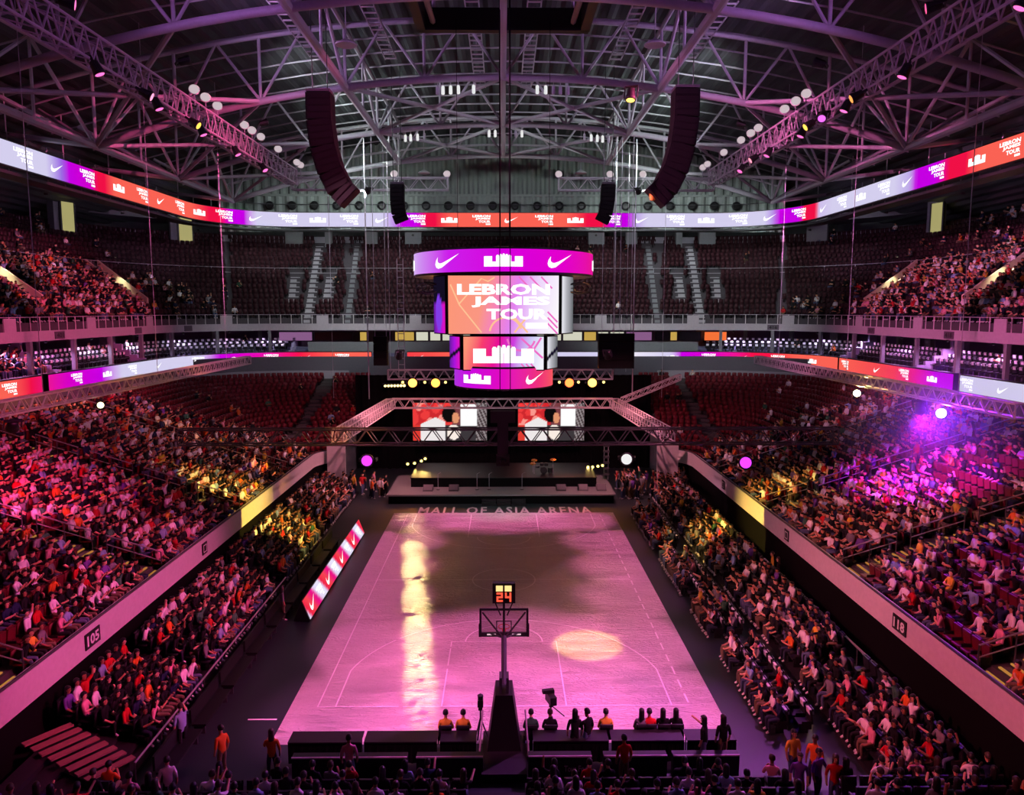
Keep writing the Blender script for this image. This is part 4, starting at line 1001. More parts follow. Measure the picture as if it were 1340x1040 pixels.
# camera tripods
def tripod(x, y, h, cam_, label):
    r = empty('camera_tripod', (x, y, 0), label, 'tripod')
    for k in range(3):
        a = math.pi / 2 + k * 2 * math.pi / 3 + .3; bar(r, (x + .4 * math.cos(a), y + .3 * math.sin(a), 0), (x, y, h - .3), .025, BLACK, 'leg', 6)
    bar(r, (x, y, h - .4), (x, y, h), .03, BLACK, 'column', 6)
    b = MB(); b.box((x, y, h + .06), (.14, .18, .1)); obj('head', b, BLACK, r)
    b = MB()
    if cam_: b.box((x, y, h + .3), (.24, .55, .3), .3); b.box((x - .1, y + .05, h + .55), (.42, .16, .12), .2); b.lathe([(.07, 0), (.09, .25)], 10, c=(x + .08, y + .3, h + .28), M=Matrix.Rotation(math.radians(-90), 3, 'X')); bar(r, (x + .05, y - .2, h + .1), (x + .45, y - .5, h - .1), .02, BLACK, 'pan_handle', 5)
    else: b.box((x, y, h + .26), (.2, .24, .24)); b.lathe([(.09, 0), (.11, .14), (.02, .2)], 10, c=(x, y, h + .4))
    obj('camera', b, BLACK, r)
tripod(on_z(628, 985, .2).x, 25.5, 1.35, False, 'thin black tripod with a small camera beside the basketball stand')
tripod(on_z(722, 972, .3).x, 25.7, 1.35, True, 'black tripod with a large video camera behind the press tables')
# white side line mark on the dark floor
b = MB(); b.box((-9.2, 27.3, .006), (1.1, .08, .012)); tag(obj('floor_mark', b, LINE), 'short white line painted on the dark floor beside the sheet', 'floor marking')

# team benches and rail along the dark side floor
for k in range(9):
    y = 24.6 + k * 2.9
    r = empty('bench_row', (-11.2, y, 0), 'low dark bench row behind the rail along the LED-board side floor', 'bench', 'bench rows')
    b = MB(); b.box((-11.15, y, .42), (.5, 2.6, .08)); obj('seat_board', b, BLACK, r)
    b = MB(); b.box((-11.45, y, .75), (.08, 2.6, .5)); obj('back_board', b, BLACK, r)
    for e in (-1.1, 1.1): b = MB(); b.box((-11.2, y + e, .2), (.4, .08, .4)); obj('leg', b, STEELD, r)
sr = empty('side_rail', (-11.9, 24, 0), 'thin pale guard rail on posts in front of the LED-board side rows', 'rail')
bar(sr, (-11.9, 23, 1.0), (-11.9, 40, 1.0), .035, RAILM, 'top_rail')
for k in range(10): bar(sr, (-11.9, 23 + k * 1.88, 0), (-11.9, 23 + k * 1.88, 1.0), .025, STEELD, 'post', 5)

# floor stands: stepped platforms on both sides
FS = {}
for s in (-1, 1):
    b = MB(); x0, x1, rows = (12.3, 15.6, 5) if s < 0 else (12.2, 14.5, 4)
    for i in range(rows):
        a, c = x0 + (x1 - x0) * i / rows, x1; z0, z1 = .18 * i, .18 * (i + 1)
        b.box((s * (a + c) / 2, 41.5, (z0 + z1) / 2), (c - a, 43, z1 - z0))
    FS[s] = (x0, x1, rows)
    st_ = obj('floor_stand', b, mat('black stand platform', (30, 28, 32), .6)); tag(st_, 'stepped black seating platform between the court floor and the %s side wall' % ('LED-board' if s < 0 else 'courtside-chair'), 'seating stand')
    if s > 0:
        for k in range(12):
            y = 22 + k * 3.3
            r = empty('stand_rail', (14.75, y, 0), 'short pale rail segment at the top of the courtside-chair side floor stand', 'rail', 'stand rails')
            bar(r, (14.75, y, 1.5), (14.75, y + 2.8, 1.5), .05, RAILM, 'top_bar'); 
            for e in (.1, 1.4, 2.7): bar(r, (14.75, y + e, 0), (14.75, y + e, 1.5), .025, STEELD, 'post', 5)
# stand at the near end
b = MB()
for i in range(4): b.box((0, 22.2 - i * .9 - 2.0, .25 * (i + .5)), (30, .9 * 2 + 4.0 - 0, .25)) if False else b.box((0, 22.4 - .95 * i - 3, .14 + .28 * i), (34, 6, .28))
tag(obj('floor_stand', b, MATS['black stand platform']), 'stepped black seating platform across the near end of the court', 'seating stand')

# bare stepped planks in the corner
cp = empty('plank_steps', (-14.0, 23.6, 0), 'bare pale plank steps in the corner of the stands', 'plank steps')
PLK = mat('bare plywood plank', (150, 98, 92), .6)
for k in range(8):
    b = MB(); b.box((-15.5 + k * .40, 24.4 - k * .20, 1.16 - .05 * k), (1.55, .27, .06), .95); obj('plank', b, PLK, cp)
b = MB(); b.box((-14.1, 23.7, .35), (3.2, 1.3, .6), -.45); obj('frame_box', b, BLACK, cp)
# aisle stairs in the lower tier: a step with a yellow nosing at every row
def aisle(y, s, label, group, short):
    r = empty('aisle_stair', (16.5 * s, y, LZ0), label, 'stairs', group)
    for i in range(LROWS):
        z = LZ0 + (LZ1 - LZ0) * (i + 1) / LROWS; x = 16.5 + (33.5 - 16.5) * i / LROWS
        b = MB(); b.box((s * (x + .2), y, z - .16 + .12), (.4, 1.15, .16)); st = obj('step', b, CONC, r)
        b = MB(); b.box((s * (x + .02), y, z + .05), (.1, 1.12, .05)); obj('nosing', b, NOSING, st)
        b = MB(); b.box((s * (x + .43), y, z + .17), (.08, 1.12, .05)) ; obj('nosing', b, NOSING, st)
    for k in range(5):
        xa, xb = 16.7 + k * 3.3, 16.7 + k * 3.3 + 2.6; f = lambda x: LZ0 + (LZ1 - LZ0) * (x - 16.1) / 17.4
        hr = empty('handrail', (s * xa, y + .72, f(xa)), 'handrail beside the ' + short, 'handrail', group + ' handrails')
        bar(hr, (s * xa, y + .72, f(xa) + 1.15), (s * xb, y + .72, f(xb) + 1.15), .035, RAILM, 'top_rail'); bar(hr, (s * xa, y + .72, f(xa) + .7), (s * xb, y + .72, f(xb) + .7), .025, RAILM, 'mid_rail')
        for x in (xa, (xa + xb) / 2, xb): bar(hr, (s * x, y + .72, f(x)), (s * x, y + .72, f(x) + 1.15), .03, STEELD, 'post', 5)
AISLES = {-1: (24.5, 35.2, 46.2, 57.0), 1: (24.5, 35.2, 46.2, 57.0)}
for s in (-1, 1):
    side = 'LED-board' if s < 0 else 'courtside-chair'
    for y, l in zip(AISLES[s], ('before the number sign on', 'past the number sign on', 'midway along', 'close to the stage on')):
        aisle(y, s, 'aisle stair with yellow nosings %s the %s side wall' % (l, side), 'aisle stairs ' + side + l, 'aisle stair %s the %s side wall' % (l, side))

# balustrade on the balcony fascia
BL = Line(upath(33.95, 84.95, 11)); k = 0
bal = empty('balcony_rail', (0, 85, 13.95), 'row of pale balustrade posts along the pink balcony edge', 'balustrade')
while k * 1.15 < BL.L:
    p, t = BL.at(k * 1.15); k += 1
    if p.y < 44 : continue
    b = MB()
    bar(bal, (p.x, p.y, 13.95), (p.x, p.y, 14.95), .04, WHITEW, 'post', 4)
    if k % 9 == 0:
        b.box((p.x, p.y, 14.4), (1.3, .08, .95), math.atan2(t.y, t.x)); obj('infill_panel', b, MATS['pink grey fascia'], bal)
glassr = mat('rail tube', (170, 160, 172), .4)
b = MB(); b.tube([(p.x, p.y, 14.95) for p in upath(33.95, 84.95, 11) if p.y > 44], .03, 5); obj('hand_rail', b, glassr, bal)
for px, t_, l_ in ((1243, '418', 'over the violet lamp'), (1141, '417', 'over the orange end of a ribbon piece'), (1012, '416', 'beside the orange monitor room'), (77, '401', 'over the gap in the ribbon'), (180, '', 'over the lavender ribbon end'), (247, '', 'beyond the lavender ribbon end')):
    d = BL.from_px(px, 13.55); p, t = BL.at(d); nrm = Vector((t.y, -t.x, 0)); q = p + nrm * .08; an = math.atan2(t.y, t.x)
    b = MB(); b.box((q.x, q.y, 13.57), (1.25, .05, .56), an); sg = obj('balcony_sign', b, mat('grey sign plate', (88, 74, 88), .5)); tag(sg, 'section number plate on the balcony edge ' + l_, 'sign')
    if t_:
        v, f = fit(text2d(t_, .03), .9, .36, -.45, -.18); decal('sign_number', (v, f), lambda u, w: tuple(q + t * u + nrm * .04 + Vector((0, 0, 13.57 + w))), BLACK, sg)
# pale stairs of the upper tier: steps as pieces, side walls
PINL = Line(PIN); USTAIRS = []; VOMS = []
def upper_stair(px, r0, r1, w, label, group, m, wall=False, z_=13.95):
    """radial stair on the upper tier through the parapet point seen at column px"""
    d = PINL.from_px(px, 13.95); i = int(np.searchsorted(PINL.l, d)) - 1
    t = (d - PINL.l[i]) / (PINL.l[i + 1] - PINL.l[i]); a = PIN[i].lerp(PIN[i + 1], t); c = POUT[i].lerp(POUT[i + 1], t)
    dirv = (c - a).normalized(); an = math.atan2(dirv.y, dirv.x) - math.pi / 2
    USTAIRS.append((a, c, r0 - .04, r1 + .03, w / 2 + .3))
    root = empty('upper_stair', (a.x, a.y, z_), label, 'stairs', group)
    n0, n1 = int(r0 * UROWS * 2), int(r1 * UROWS * 2)
    for k in range(n0, n1):
        q = a.lerp(c, (k + .5) / (UROWS * 2)); z = z_ + (24 - z_) * (k + 1) / (UROWS * 2)
        b = MB(); b.box((q.x, q.y, z - .05), (w, .5, .34), an); obj('step', b, m, root)
    if wall:
        side = Vector((dirv.y, -dirv.x, 0))
        for e in (-1, 1):
            p0, p1 = a.lerp(c, r0) + side * e * (w / 2 + .12), a.lerp(c, r1) + side * e * (w / 2 + .12); z0, z1 = z_ + (24 - z_) * r0, z_ + (24 - z_) * r1
            b = MB(); th = side * .1
            VOMS.append((p0 + p1) / 2 + Vector((0, 0, (z0 + z1) / 2)) - side * e * (w / 2 + .12)) if e > 0 else None
            vs = [p0 - th + Vector((0, 0, z0 - .2)), p0 + th + Vector((0, 0, z0 - .2)), p1 + th + Vector((0, 0, z1 - .2)), p1 - th + Vector((0, 0, z1 - .2))]
            vs += [v_ + Vector((0, 0, 1.2)) for v_ in vs]; b.add(vs, [(0, 1, 2, 3), (4, 5, 6, 7), (0, 1, 5, 4), (1, 2, 6, 5), (2, 3, 7, 6), (3, 0, 4, 7)]); obj('side_wall', b, m, root)
PALE = mat('pale stair concrete', (170, 166, 172), .7)
for px, l in ((403, 'towards the LED-board side'), (917, 'towards the courtside-chair side')):
    upper_stair(px, 0.02, .97, .95, 'pale main stair of the empty far seats ' + l, 'far stairs', PALE)
    for e in (-22, 22): upper_stair(px + e, .22, .55, 1.1, 'short pale stair flight beside the main far stair ' + l, 'short far stairs ' + l, PALE)
for px in (455, 860): upper_stair(px, 0, .95, .6, 'dim narrow stair between blocks of the empty far seats', 'dim far stairs', GREYW)
for px, l in ((90, 'over the red ribbon piece'), (216, 'over the lavender ribbon piece'), (1106, 'over the long orange ribbon end'), (1226, 'over the violet lamp')):
    upper_stair(px, .17, .56, 1.3, 'cream walled entrance stair in the upper crowd ' + l, None, CREAM, True)
# mid rail across the upper tier
midp = [p for p in lerp_path(PIN, POUT, .56) if p.y > 60]
mr = empty('cross_rail', (midp[0].x, midp[0].y, 19.6), 'thin pale rail running across the middle of the upper seats', 'rail')
b = MB(); b.tube([(p.x, p.y, 20.5) for p in midp], .04, 5); obj('top_rail', b, RAILM, mr)
b = MB(); band(b, midp, 19.7, 19.95); obj('edge_strip', b, PALE, mr)
for p in midp[::2]: bar(mr, (p.x, p.y, 19.6), (p.x, p.y, 20.5), .03, RAILM, 'post', 4)
# ================================================================== PEOPLE
def skeleton(kind, arms, lean=0.0, turn=0.0, step=0.0):
    """joints in metres, facing +y, feet on z=0; returns verts, edges, radii, bone kinds"""
    J = {}; E = []
    if kind == 'sit':
        hz = .53
        for s, n in ((-1, 'l'), (1, 'r')):
            J['hip' + n] = (s * .10, .03, hz); J['knee' + n] = (s * (.13 + .03 * step), .40, hz + .02); J['ank' + n] = (s * .14, .37 + .04 * step, .13); J['toe' + n] = (s * .15, .50 + .04 * step, .06)
        hy = 0.0
    else:
        hz = .93
        for s, n in ((-1, 'l'), (1, 'r')):
            J['hip' + n] = (s * .09, 0, hz - .03); J['knee' + n] = (s * .11, .04 + s * step * .5, .50); J['ank' + n] = (s * .12, -.02 + s * step, .1); J['toe' + n] = (s * .14, .16 + s * step, .05)
        hy = 0.0
    dy = lambda z: lean * (z - hz)
    J['pel'] = (0, hy, hz)
    for n, z in (('waist', .2), ('chest', .42), ('neckb', .55), ('neck', .62)): J[n] = (turn * z * .1, hy + dy(hz + z), hz + z)
    x, y, z = J['neck']; J['jaw'] = (x, y + .045, z + .055); J['brow'] = (x, y + .03, z + .155); J['crown'] = (x, y + .015, z + .23)
    A = {'lap': ((.25, .06, .20), (.20, .30, .06), (.14, .40, .07)), 'phone': ((.24, .14, .24), (.13, .30, .42), (.06, .38, .52)), 'up': ((.30, .05, .62), (.27, .10, .88), (.25, .14, 1.0)),
         'clap': ((.26, .12, .26), (.10, .34, .36), (.03, .42, .42)), 'chin': ((.24, .20, .22), (.12, .24, .42), (.06, .18, .52)), 'down': ((.25, -.02, .22), (.25, .05, -.02), (.23, .10, -.13)), 'cross': ((.25, .08, .26), (.06, .25, .30), (-.06, .26, .32)), 'point': ((.30, .20, .40), (.30, .46, .52), (.30, .60, .58))}
    al, ar = arms
    for s, n, a in ((-1, 'l', al), (1, 'r', ar)):
        q = A[a]; J['sh' + n] = (s * .175, hy + dy(hz + .5), hz + .50)
        for nm, p in zip(('elb', 'wri', 'han'), q): J[nm + n] = (s * p[0], hy + dy(hz + p[2]) + p[1], hz + p[2])
    R = {'pel': (.165, .125), 'waist': (.145, .105), 'chest': (.17, .115), 'neckb': (.085, .07), 'neck': (.055, .06), 'jaw': (.068, .075), 'brow': (.082, .098), 'crown': (.06, .072)}
    for n in 'lr': R.update({'hip' + n: (.1, .1), 'knee' + n: (.068, .068), 'ank' + n: (.048, .048), 'toe' + n: (.045, .035), 'sh' + n: (.075, .075), 'elb' + n: (.05, .05), 'wri' + n: (.036, .036), 'han' + n: (.048, .03)})
    names = list(J)
    def e(a, b, k): E.append((names.index(a), names.index(b), k))
    e('pel', 'waist', 0); e('waist', 'chest', 0); e('chest', 'neckb', 0); e('neckb', 'neck', 2); e('neck', 'jaw', 2); e('jaw', 'brow', 2); e('brow', 'crown', 2)
    for n in 'lr':
        e('pel', 'hip' + n, 1); e('hip' + n, 'knee' + n, 1); e('knee' + n, 'ank' + n, 1); e('ank' + n, 'toe' + n, 3)
        e('chest', 'sh' + n, 0); e('sh' + n, 'elb' + n, 0); e('elb' + n, 'wri' + n, 2); e('wri' + n, 'han' + n, 2)
    return names, [J[n] for n in names], E, [R[n] for n in names], J
def body_mesh(name, spec, sub):
    names, V, E, R, J = skeleton(*spec[:2], **spec[2])
    me = bpy.data.meshes.new('skel'); me.from_pydata(V, [(a, b) for a, b, _ in E], []); o = bpy.data.objects.new('skel', me); COL.objects.link(o)
    m = o.modifiers.new('skin', 'SKIN'); m.use_smooth_shade = True; m.branch_smoothing = .4
    sv = me.skin_vertices[0].data if len(me.skin_vertices) else None
    if sv is None:
        bm = bmesh.new(); bm.from_mesh(me); bm.verts.layers.skin.verify(); bm.to_mesh(me); bm.free(); sv = me.skin_vertices[0].data
    for i, r in enumerate(R): sv[i].radius = r; sv[i].use_root = (names[i] == 'pel')
    if sub: s = o.modifiers.new('sub', 'SUBSURF'); s.levels = sub; s.render_levels = sub
    dg = bpy.context.evaluated_depsgraph_get(); dg.update(); out = bpy.data.meshes.new_from_object(o.evaluated_get(dg)); out.name = name
    bpy.data.objects.remove(o); bpy.data.meshes.remove(me)
    out.materials.clear()
    co = np.array([v.co[:] for v in out.vertices]); A = np.array([V[a] for a, b, k in E]); B = np.array([V[b] for a, b, k in E]); K = [k for *_, k in E]
    kinds = []
    for p in out.polygons:
        c = co[list(p.vertices)].mean(0); ab = B - A; t = np.clip(((c - A) * ab).sum(1) / (ab * ab).sum(1), 0, 1); d = np.linalg.norm(c - (A + ab * t[:, None]), axis=1) - np.array([(R[a][0] + R[b][0]) / 2 for a, b, k in E]) * .8
        k = K[int(np.argmin(d))]
        kinds.append(k)
    head = np.array(J['brow']); out['head'] = tuple(head)
    hk = []
    for p, k in zip(out.polygons, kinds):
        c = co[list(p.vertices)].mean(0)
        if k == 2 and c[2] > head[2] - .13 and abs(c[0] - head[0]) < .14 and abs(c[1] - head[1]) < .16 and (c[2] > head[2] + .035 or c[1] < head[1] - .03): hk.append(4)
        else: hk.append(k)
    return out, kinds, hk, head
SPECS = {'sit_lap': ('sit', ('lap', 'lap'), {}), 'sit_lean': ('sit', ('chin', 'lap'), {'lean': .28, 'step': 1}), 'sit_phone': ('sit', ('phone', 'phone'), {'lean': -.05}), 'sit_clap': ('sit', ('clap', 'clap'), {'lean': .1}),
         'sit_up': ('sit', ('up', 'lap'), {'turn': 1}), 'sit_cross': ('sit', ('cross', 'cross'), {'lean': -.12, 'step': -1}), 'sit_turn': ('sit', ('lap', 'point'), {'turn': 2.0, 'lean': .1}),
         'stand': ('stand', ('down', 'down'), {'step': .04}), 'stand_phone': ('stand', ('phone', 'down'), {'step': .06}), 'stand_up': ('stand', ('up', 'up'), {}), 'stand_walk': ('stand', ('down', 'point'), {'step': .2, 'lean': .06})}
SHIRT = object_colour_mat('clothing cloth')
TROU = [mat('navy denim', (34, 42, 66), .85), mat('black trousers', (18, 18, 20), .85), mat('khaki trousers', (120, 104, 80), .85), mat('washed denim', (84, 100, 130), .85)]
SKIN = [mat('tan skin', (198, 146, 112), .55), mat('brown skin', (160, 108, 78), .55), mat('light skin', (224, 176, 144), .55)]
HAIRM = [mat('black hair', (16, 13, 13), .5), mat('brown hair', (52, 34, 24), .5)]
SHOE = mat('white trainers', (214, 212, 212), .6)
BODY, LOW = {}, {}
for nm, sp in SPECS.items():
    me, kd, hk, head = body_mesh('person_' + nm, sp, 1)
    for m in (SHIRT, TROU[1], SKIN[0], SHOE): me.materials.append(m)
    me.polygons.foreach_set('material_index', kd); me.polygons.foreach_set('use_smooth', [True] * len(me.polygons))
    # eyes, nose, mouth and ears set into the face of the same mesh
    fb = MB(); fb.cur = 2; fb.lathe([(.006, .0), (.014, -.004), (.010, -.03), (.004, -.045)], 6, c=(head[0], head[1] + .098, head[2]))
    for s_ in (-1, 1): fb.cur = 2; fb.box((head[0] + s_ * .085, head[1] - .005, head[2] - .005), (.02, .04, .055)); fb.cur = 4; fb.box((head[0] + s_ * .034, head[1] + .088, head[2] + .012), (.022, .012, .012))
    fb.cur = 5; fb.box((head[0], head[1] + .083, head[2] - .062), (.045, .01, .01))
    me.materials.append(HAIRM[0]); me.materials.append(mat('lips', (150, 70, 66), .5))
    bm = bmesh.new(); bm.from_mesh(me); vv_ = [bm.verts.new(v) for v in fb.v]
    for f_, m_ in zip(fb.f, fb.m): nf = bm.faces.new([vv_[k] for k in f_]); nf.material_index = m_
    bm.to_mesh(me); bm.free()
    BODY[nm] = (me, head)
    lo_, kd, hk, head = body_mesh('low_' + nm, sp, 0)
    LOW[nm] = (np.array([v.co[:] for v in lo_.vertices]), [tuple(p.vertices) for p in lo_.polygons], np.array(hk)); bpy.data.meshes.remove(lo_)
def hair_mesh(long_):
    b = MB(); n = 12; rows = []
    for j in range(7):
        ph = math.pi / 2 - j * (math.pi / 2 + .35) / 6
        for k in range(n):
            a = 2 * math.pi * k / n; r = math.cos(ph) if ph > 0 else 1.0; z = .125 * math.sin(ph) + .025
            front = math.sin(a); y = .118 * r * front - .018
            if front > .3 and z < .06: z = .06 + .03 * (front)
            if long_ and front < .2 and j >= 5: z -= .12 * (j - 4)
            b.v.append((.1 * r * math.cos(a), y, z))
    for j in range(6):
        for k in range(n): b.f.append((j * n + k, j * n + (k + 1) % n, (j + 1) * n + (k + 1) % n, (j + 1) * n + k)); b.m.append(0)
    return b
HAIR = [[hair_mesh(l).mesh('hair', h, True) for h in HAIRM] for l in (False, True)]
TOPS = {'white': (232, 230, 230), 'black': (20, 20, 22), 'grey': (120, 120, 124), 'red': (190, 28, 34), 'navy': (30, 38, 70), 'blue': (140, 170, 205), 'yellow': (226, 184, 60), 'orange': (226, 110, 40), 'green': (60, 110, 80), 'purple': (110, 70, 160), 'pink': (226, 150, 170)}
TOPW = [('white', 25), ('black', 44), ('grey', 8), ('red', 6), ('navy', 7), ('blue', 4), ('yellow', 2), ('orange', 3), ('green', 3), ('purple', 2), ('pink', 5)]
TOPN = [t for t, w in TOPW]; TOPP = [w for t, w in TOPW]
POSE_SIT = ['sit_lap'] * 4 + ['sit_lean'] * 3 + ['sit_phone'] * 2 + ['sit_clap', 'sit_cross', 'sit_cross', 'sit_turn', 'sit_up']
POSE_TXT = {'sit_lap': 'sitting, hands down', 'sit_lean': 'chin on hand', 'sit_phone': 'raising a phone', 'sit_clap': 'hands together', 'sit_up': 'one arm raised', 'sit_cross': 'sitting, arms folded', 'sit_turn': 'with an arm out', 'stand': 'standing', 'stand_phone': 'standing, hand at face', 'stand_up': 'standing, arms up', 'stand_walk': 'standing mid-step'}
PEOPLE, SEATS = [], []     # (pos, rz, pose, top, zone) / (pos, rz, kind, zone)
def inframe(p, m=190, top=1.4):
    a = proj((p[0], p[1], p[2] + top)); c = proj(p)
    return p[1] > 8 and -m < a[0] < 1340 + m and -30 < c[1] and a[1] < 1100
rp = random.Random(21)
def add_person(p, rz, zone, pose=None, top=None):
    PEOPLE.append((Vector(p), rz + rp.uniform(-.25, .25), pose or rp.choice(POSE_SIT), top or rp.choices(TOPN, TOPP)[0], zone))
def fill(A, B, z0, z1, rows, spacing, kind, zone, occ, keep=lambda p: True, rr_=(0, 99), off=.70, aisles=lambda p: False):
    for i in range(rows):
        if not rr_[0] <= i < rr_[1]: continue
        ln = Line(lerp_path(A, B, (i + off) / rows)); z = z0 + (z1 - z0) * (i + 1) / rows; d = rp.uniform(0, .3)
        while d < ln.L:
            p, t = ln.at(d); d += spacing
            if p.y < 14 or not keep(p) or aisles(p): continue
            q = Vector((p.x, p.y, z))
            if not inframe(q): continue
            if kind == 'x': continue
            f = Vector((t.y, -t.x)); rz = math.atan2(-f.x, f.y); zn = zone(p)
            o = rp.random() < occ(p, i)
            SEATS.append((q, rz, kind, zn, o))
            if o: add_person(q + Vector((f.x, f.y, 0)) * .02, rz, zn)
side_of = lambda p: 'LED-board' if p.x < 0 else 'courtside-chair'
# lower tier: full beside the court, empty round the stage end
def occ_low(p, i):
    if p.y > 64: return 0.03
    if p.y > 58: return .55
    if p.x > 0 and 36.5 < p.y < 44 and i in (9, 10, 12, 13): return .1
    if p.x > 0 and p.y < 36: return .72
    return .90 - (.12 if p.x < 0 and p.y < 34 else 0)
fill(LT_, LO, LZ0, LZ1, LROWS, .56, 'red', lambda p: 'in the lower tier above the %s side wall' % side_of(p) if p.y < 64 else 'in the empty lower block beside the stage', occ_low, keep_low, (0, LROWS - 1), aisles=lambda p: p.y < 62 and any(abs(p.y - a) < .95 for a in AISLES[1]) or (p.y > 66 and 18.2 < abs(p.x) < 19.6))
# upper tier
def occ_up(p, i):
    if p.y < 66: return .78 if i < 11 else .25
    if p.y < 76: return .6 if i < 9 else .12
    if p.y < 84: return .3 if i < 7 else .03
    return .01
def up_aisle(p):
    x = proj((p.x, p.y, 18))[0]
    for a, c, r0, r1, w in USTAIRS:
        d = c - a; L_ = d.length; t = (p - a).dot(d) / (L_ * L_)
        if r0 < t < r1 and abs((p - a).cross(d).z) / L_ < w: return True
    return any(abs(x - a) < 4 for a in (300, 1022, 455, 862))
fill(PIN, POUT, 13.95, 24.0, UROWS, .56, 'dark', lambda p: 'in the upper tier above the balcony edge', occ_up, lambda p: p.y > 40, aisles=up_aisle)
# suite terrace seats with white covers
def su_gap(p):
    return (abs(p.x) < 23 and p.y > 80) or any((p - c).length < 3 and abs((p - c).dot(t)) < .6 for c, t in PARTW)
fill(SI, SO, 10.0, 11.3, 4, .66, 'suite', lambda p: 'on the suite terrace over the %s ribbon' % side_of(p), lambda p, i: (.85 if p.x < 0 and p.y < 57 else .02), lambda p: p.y > 44 , (1, 4), aisles=su_gap)
# floor stands and courtside chairs
for s in (-1, 1):
    x0, x1, rows = FS[s]; rz = math.atan2(s, 0) if False else (math.pi / 2 if s > 0 else -math.pi / 2)
    for i in range(rows):
        y = 22.5 + rp.uniform(0, .3)
        while y < 61.5:
            x = s * (x0 + (x1 - x0) * (i + .68) / rows); q = Vector((x, y, .18 * (i + 1)))
            gap = (s < 0 and y < 25.3) or any(abs(y - a) < .6 for a in (30, 41, 52)) or (s > 0 and 26 < y < 31 and 1 < i < 4 and rp.random() < .6)
            if not gap and inframe(q):
                o = rp.random() < (.93 if s < 0 else .8); SEATS.append((q, rz, 'stand', 'on the floor stand before the %s side wall' % side_of(q), o))
                if o: add_person(q, rz, 'on the floor stand before the %s side wall' % side_of(q))
            y += .56
for i, x in enumerate((10.1, 11.0)):
    y = 26.2
    while y < 56:
        q = Vector((x + .0, y, 0)); y += .58
        if any(abs(y - a) < 1.0 for a in (33.6, 47)): continue
        o = rp.random() < (.86 if i == 0 else .6); SEATS.append((q, math.pi / 2, 'white', 'in the courtside chairs along the dark floor', o))
        if o: add_person(q, math.pi / 2, 'in the courtside chairs along the dark floor')
# near end rows
for i in range(4):
    x = -15.6
    while x < 15.6:
        q = Vector((x, 21.9 - .95 * i, .28 * (i + 1))); x += .57
        if abs(q.x) < .9 or 8.6 < q.x < 10.2 or (-12 < q.x < -9.3 and i < 1) or (-16.2 < q.x < -12.3 and i < 2): continue
        o = rp.random() < .72; SEATS.append((q, 0.0, 'stand', 'in the end rows behind the press tables', o))
        if o: add_person(q, 0.0, 'in the end rows behind the press tables')
# standing groups
for k in range(46):
    x, y = rp.uniform(9.6, 15.5), rp.uniform(60.5, 64.5); add_person((x, y, 0), rp.uniform(.6, 2.4), 'in the standing group beside the stage', rp.choice(['stand', 'stand', 'stand_phone', 'stand_up']))
for k in range(26):
    x, y = rp.uniform(-16, -9.8), rp.uniform(61, 64.5); add_person((x, y, 0), rp.uniform(-2.4, -.6), 'in the standing group beside the stage', rp.choice(['stand', 'stand', 'stand_phone']))
# single figures placed from the photograph (feet pixel on the floor)
SINGLES = [(752, 993, .0, 'stand', 'black', 'behind the press tables at the court end'), (768, 992, .7, 'stand_phone', 'black', 'behind the press tables at the court end'),
           (921, 1003, .9, 'stand_walk', 'black', 'at the corner of the court sheet'), (945, 1001, .2, 'stand', 'black', 'at the corner of the court sheet'),
           (1036, 1022, -2.9, 'stand', 'yellow', 'on the dark floor past the courtside chairs'), (1044, 1056, 2.8, 'stand', 'purple', 'on the dark floor past the courtside chairs'), (1068, 1050, -2.6, 'stand_phone', 'purple', 'on the dark floor past the courtside chairs'), (1090, 1058, 3.0, 'stand', 'red', 'on the dark floor past the courtside chairs'), (1064, 1030, 2.4, 'stand', 'orange', 'on the dark floor past the courtside chairs'),
           (292, 1016, 1.0, 'stand', 'orange', 'on the dark floor by the bench rows'), (222, 1062, .4, 'stand', 'white', 'on the dark floor by the bench rows'), (240, 985, .8, 'stand_walk', 'blue', 'on the dark floor by the bench rows'),
           (458, 1030, .1, 'stand', 'pink', 'among the end row counters'), (357, 1022, .2, 'stand_phone', 'orange', 'among the end row counters'), (816, 1030, .3, 'stand', 'red', 'among the end row counters'), (370, 812, -1.0, 'stand', 'grey', 'on the dark floor by the bench rows'), (1082, 770, 1.3, 'stand', 'black', 'below the courtside-chair side wall'), (1070, 762, 1.3, 'stand', 'yellow', 'below the courtside-chair side wall')]
for px, py, rz, pose, top, zn in SINGLES:
    p = on_z(px, py, 0); 
    if p.x > 14: p.x = 15.3
    PEOPLE.append((p, rz, pose, top, zn + '!'))
for px, top in ((583, 'yellow'), (606, 'yellow'), (695, 'green'), (793, 'yellow'), (720, 'black'), (840, 'grey'), (868, 'black'), (885, 'black'), (850, 'red')):
    p = on_y(px, 960, 25.25); SEATS.append((Vector((p.x, 25.35, 0)), 0.0, 'plain', 'behind the press tables facing the court', True)); PEOPLE.append((Vector((p.x, 25.35, 0)), 0.0, 'sit_lap', top, 'behind the press tables facing the court!'))
for (px, py, top) in ((641, 1012, 'black'), (652, 1015, 'grey'), (688, 1034, 'blue'), (770, 1030, 'pink'), (760, 1036, 'purple'), (496, 1028, 'white'), (480, 1036, 'pink')): pass

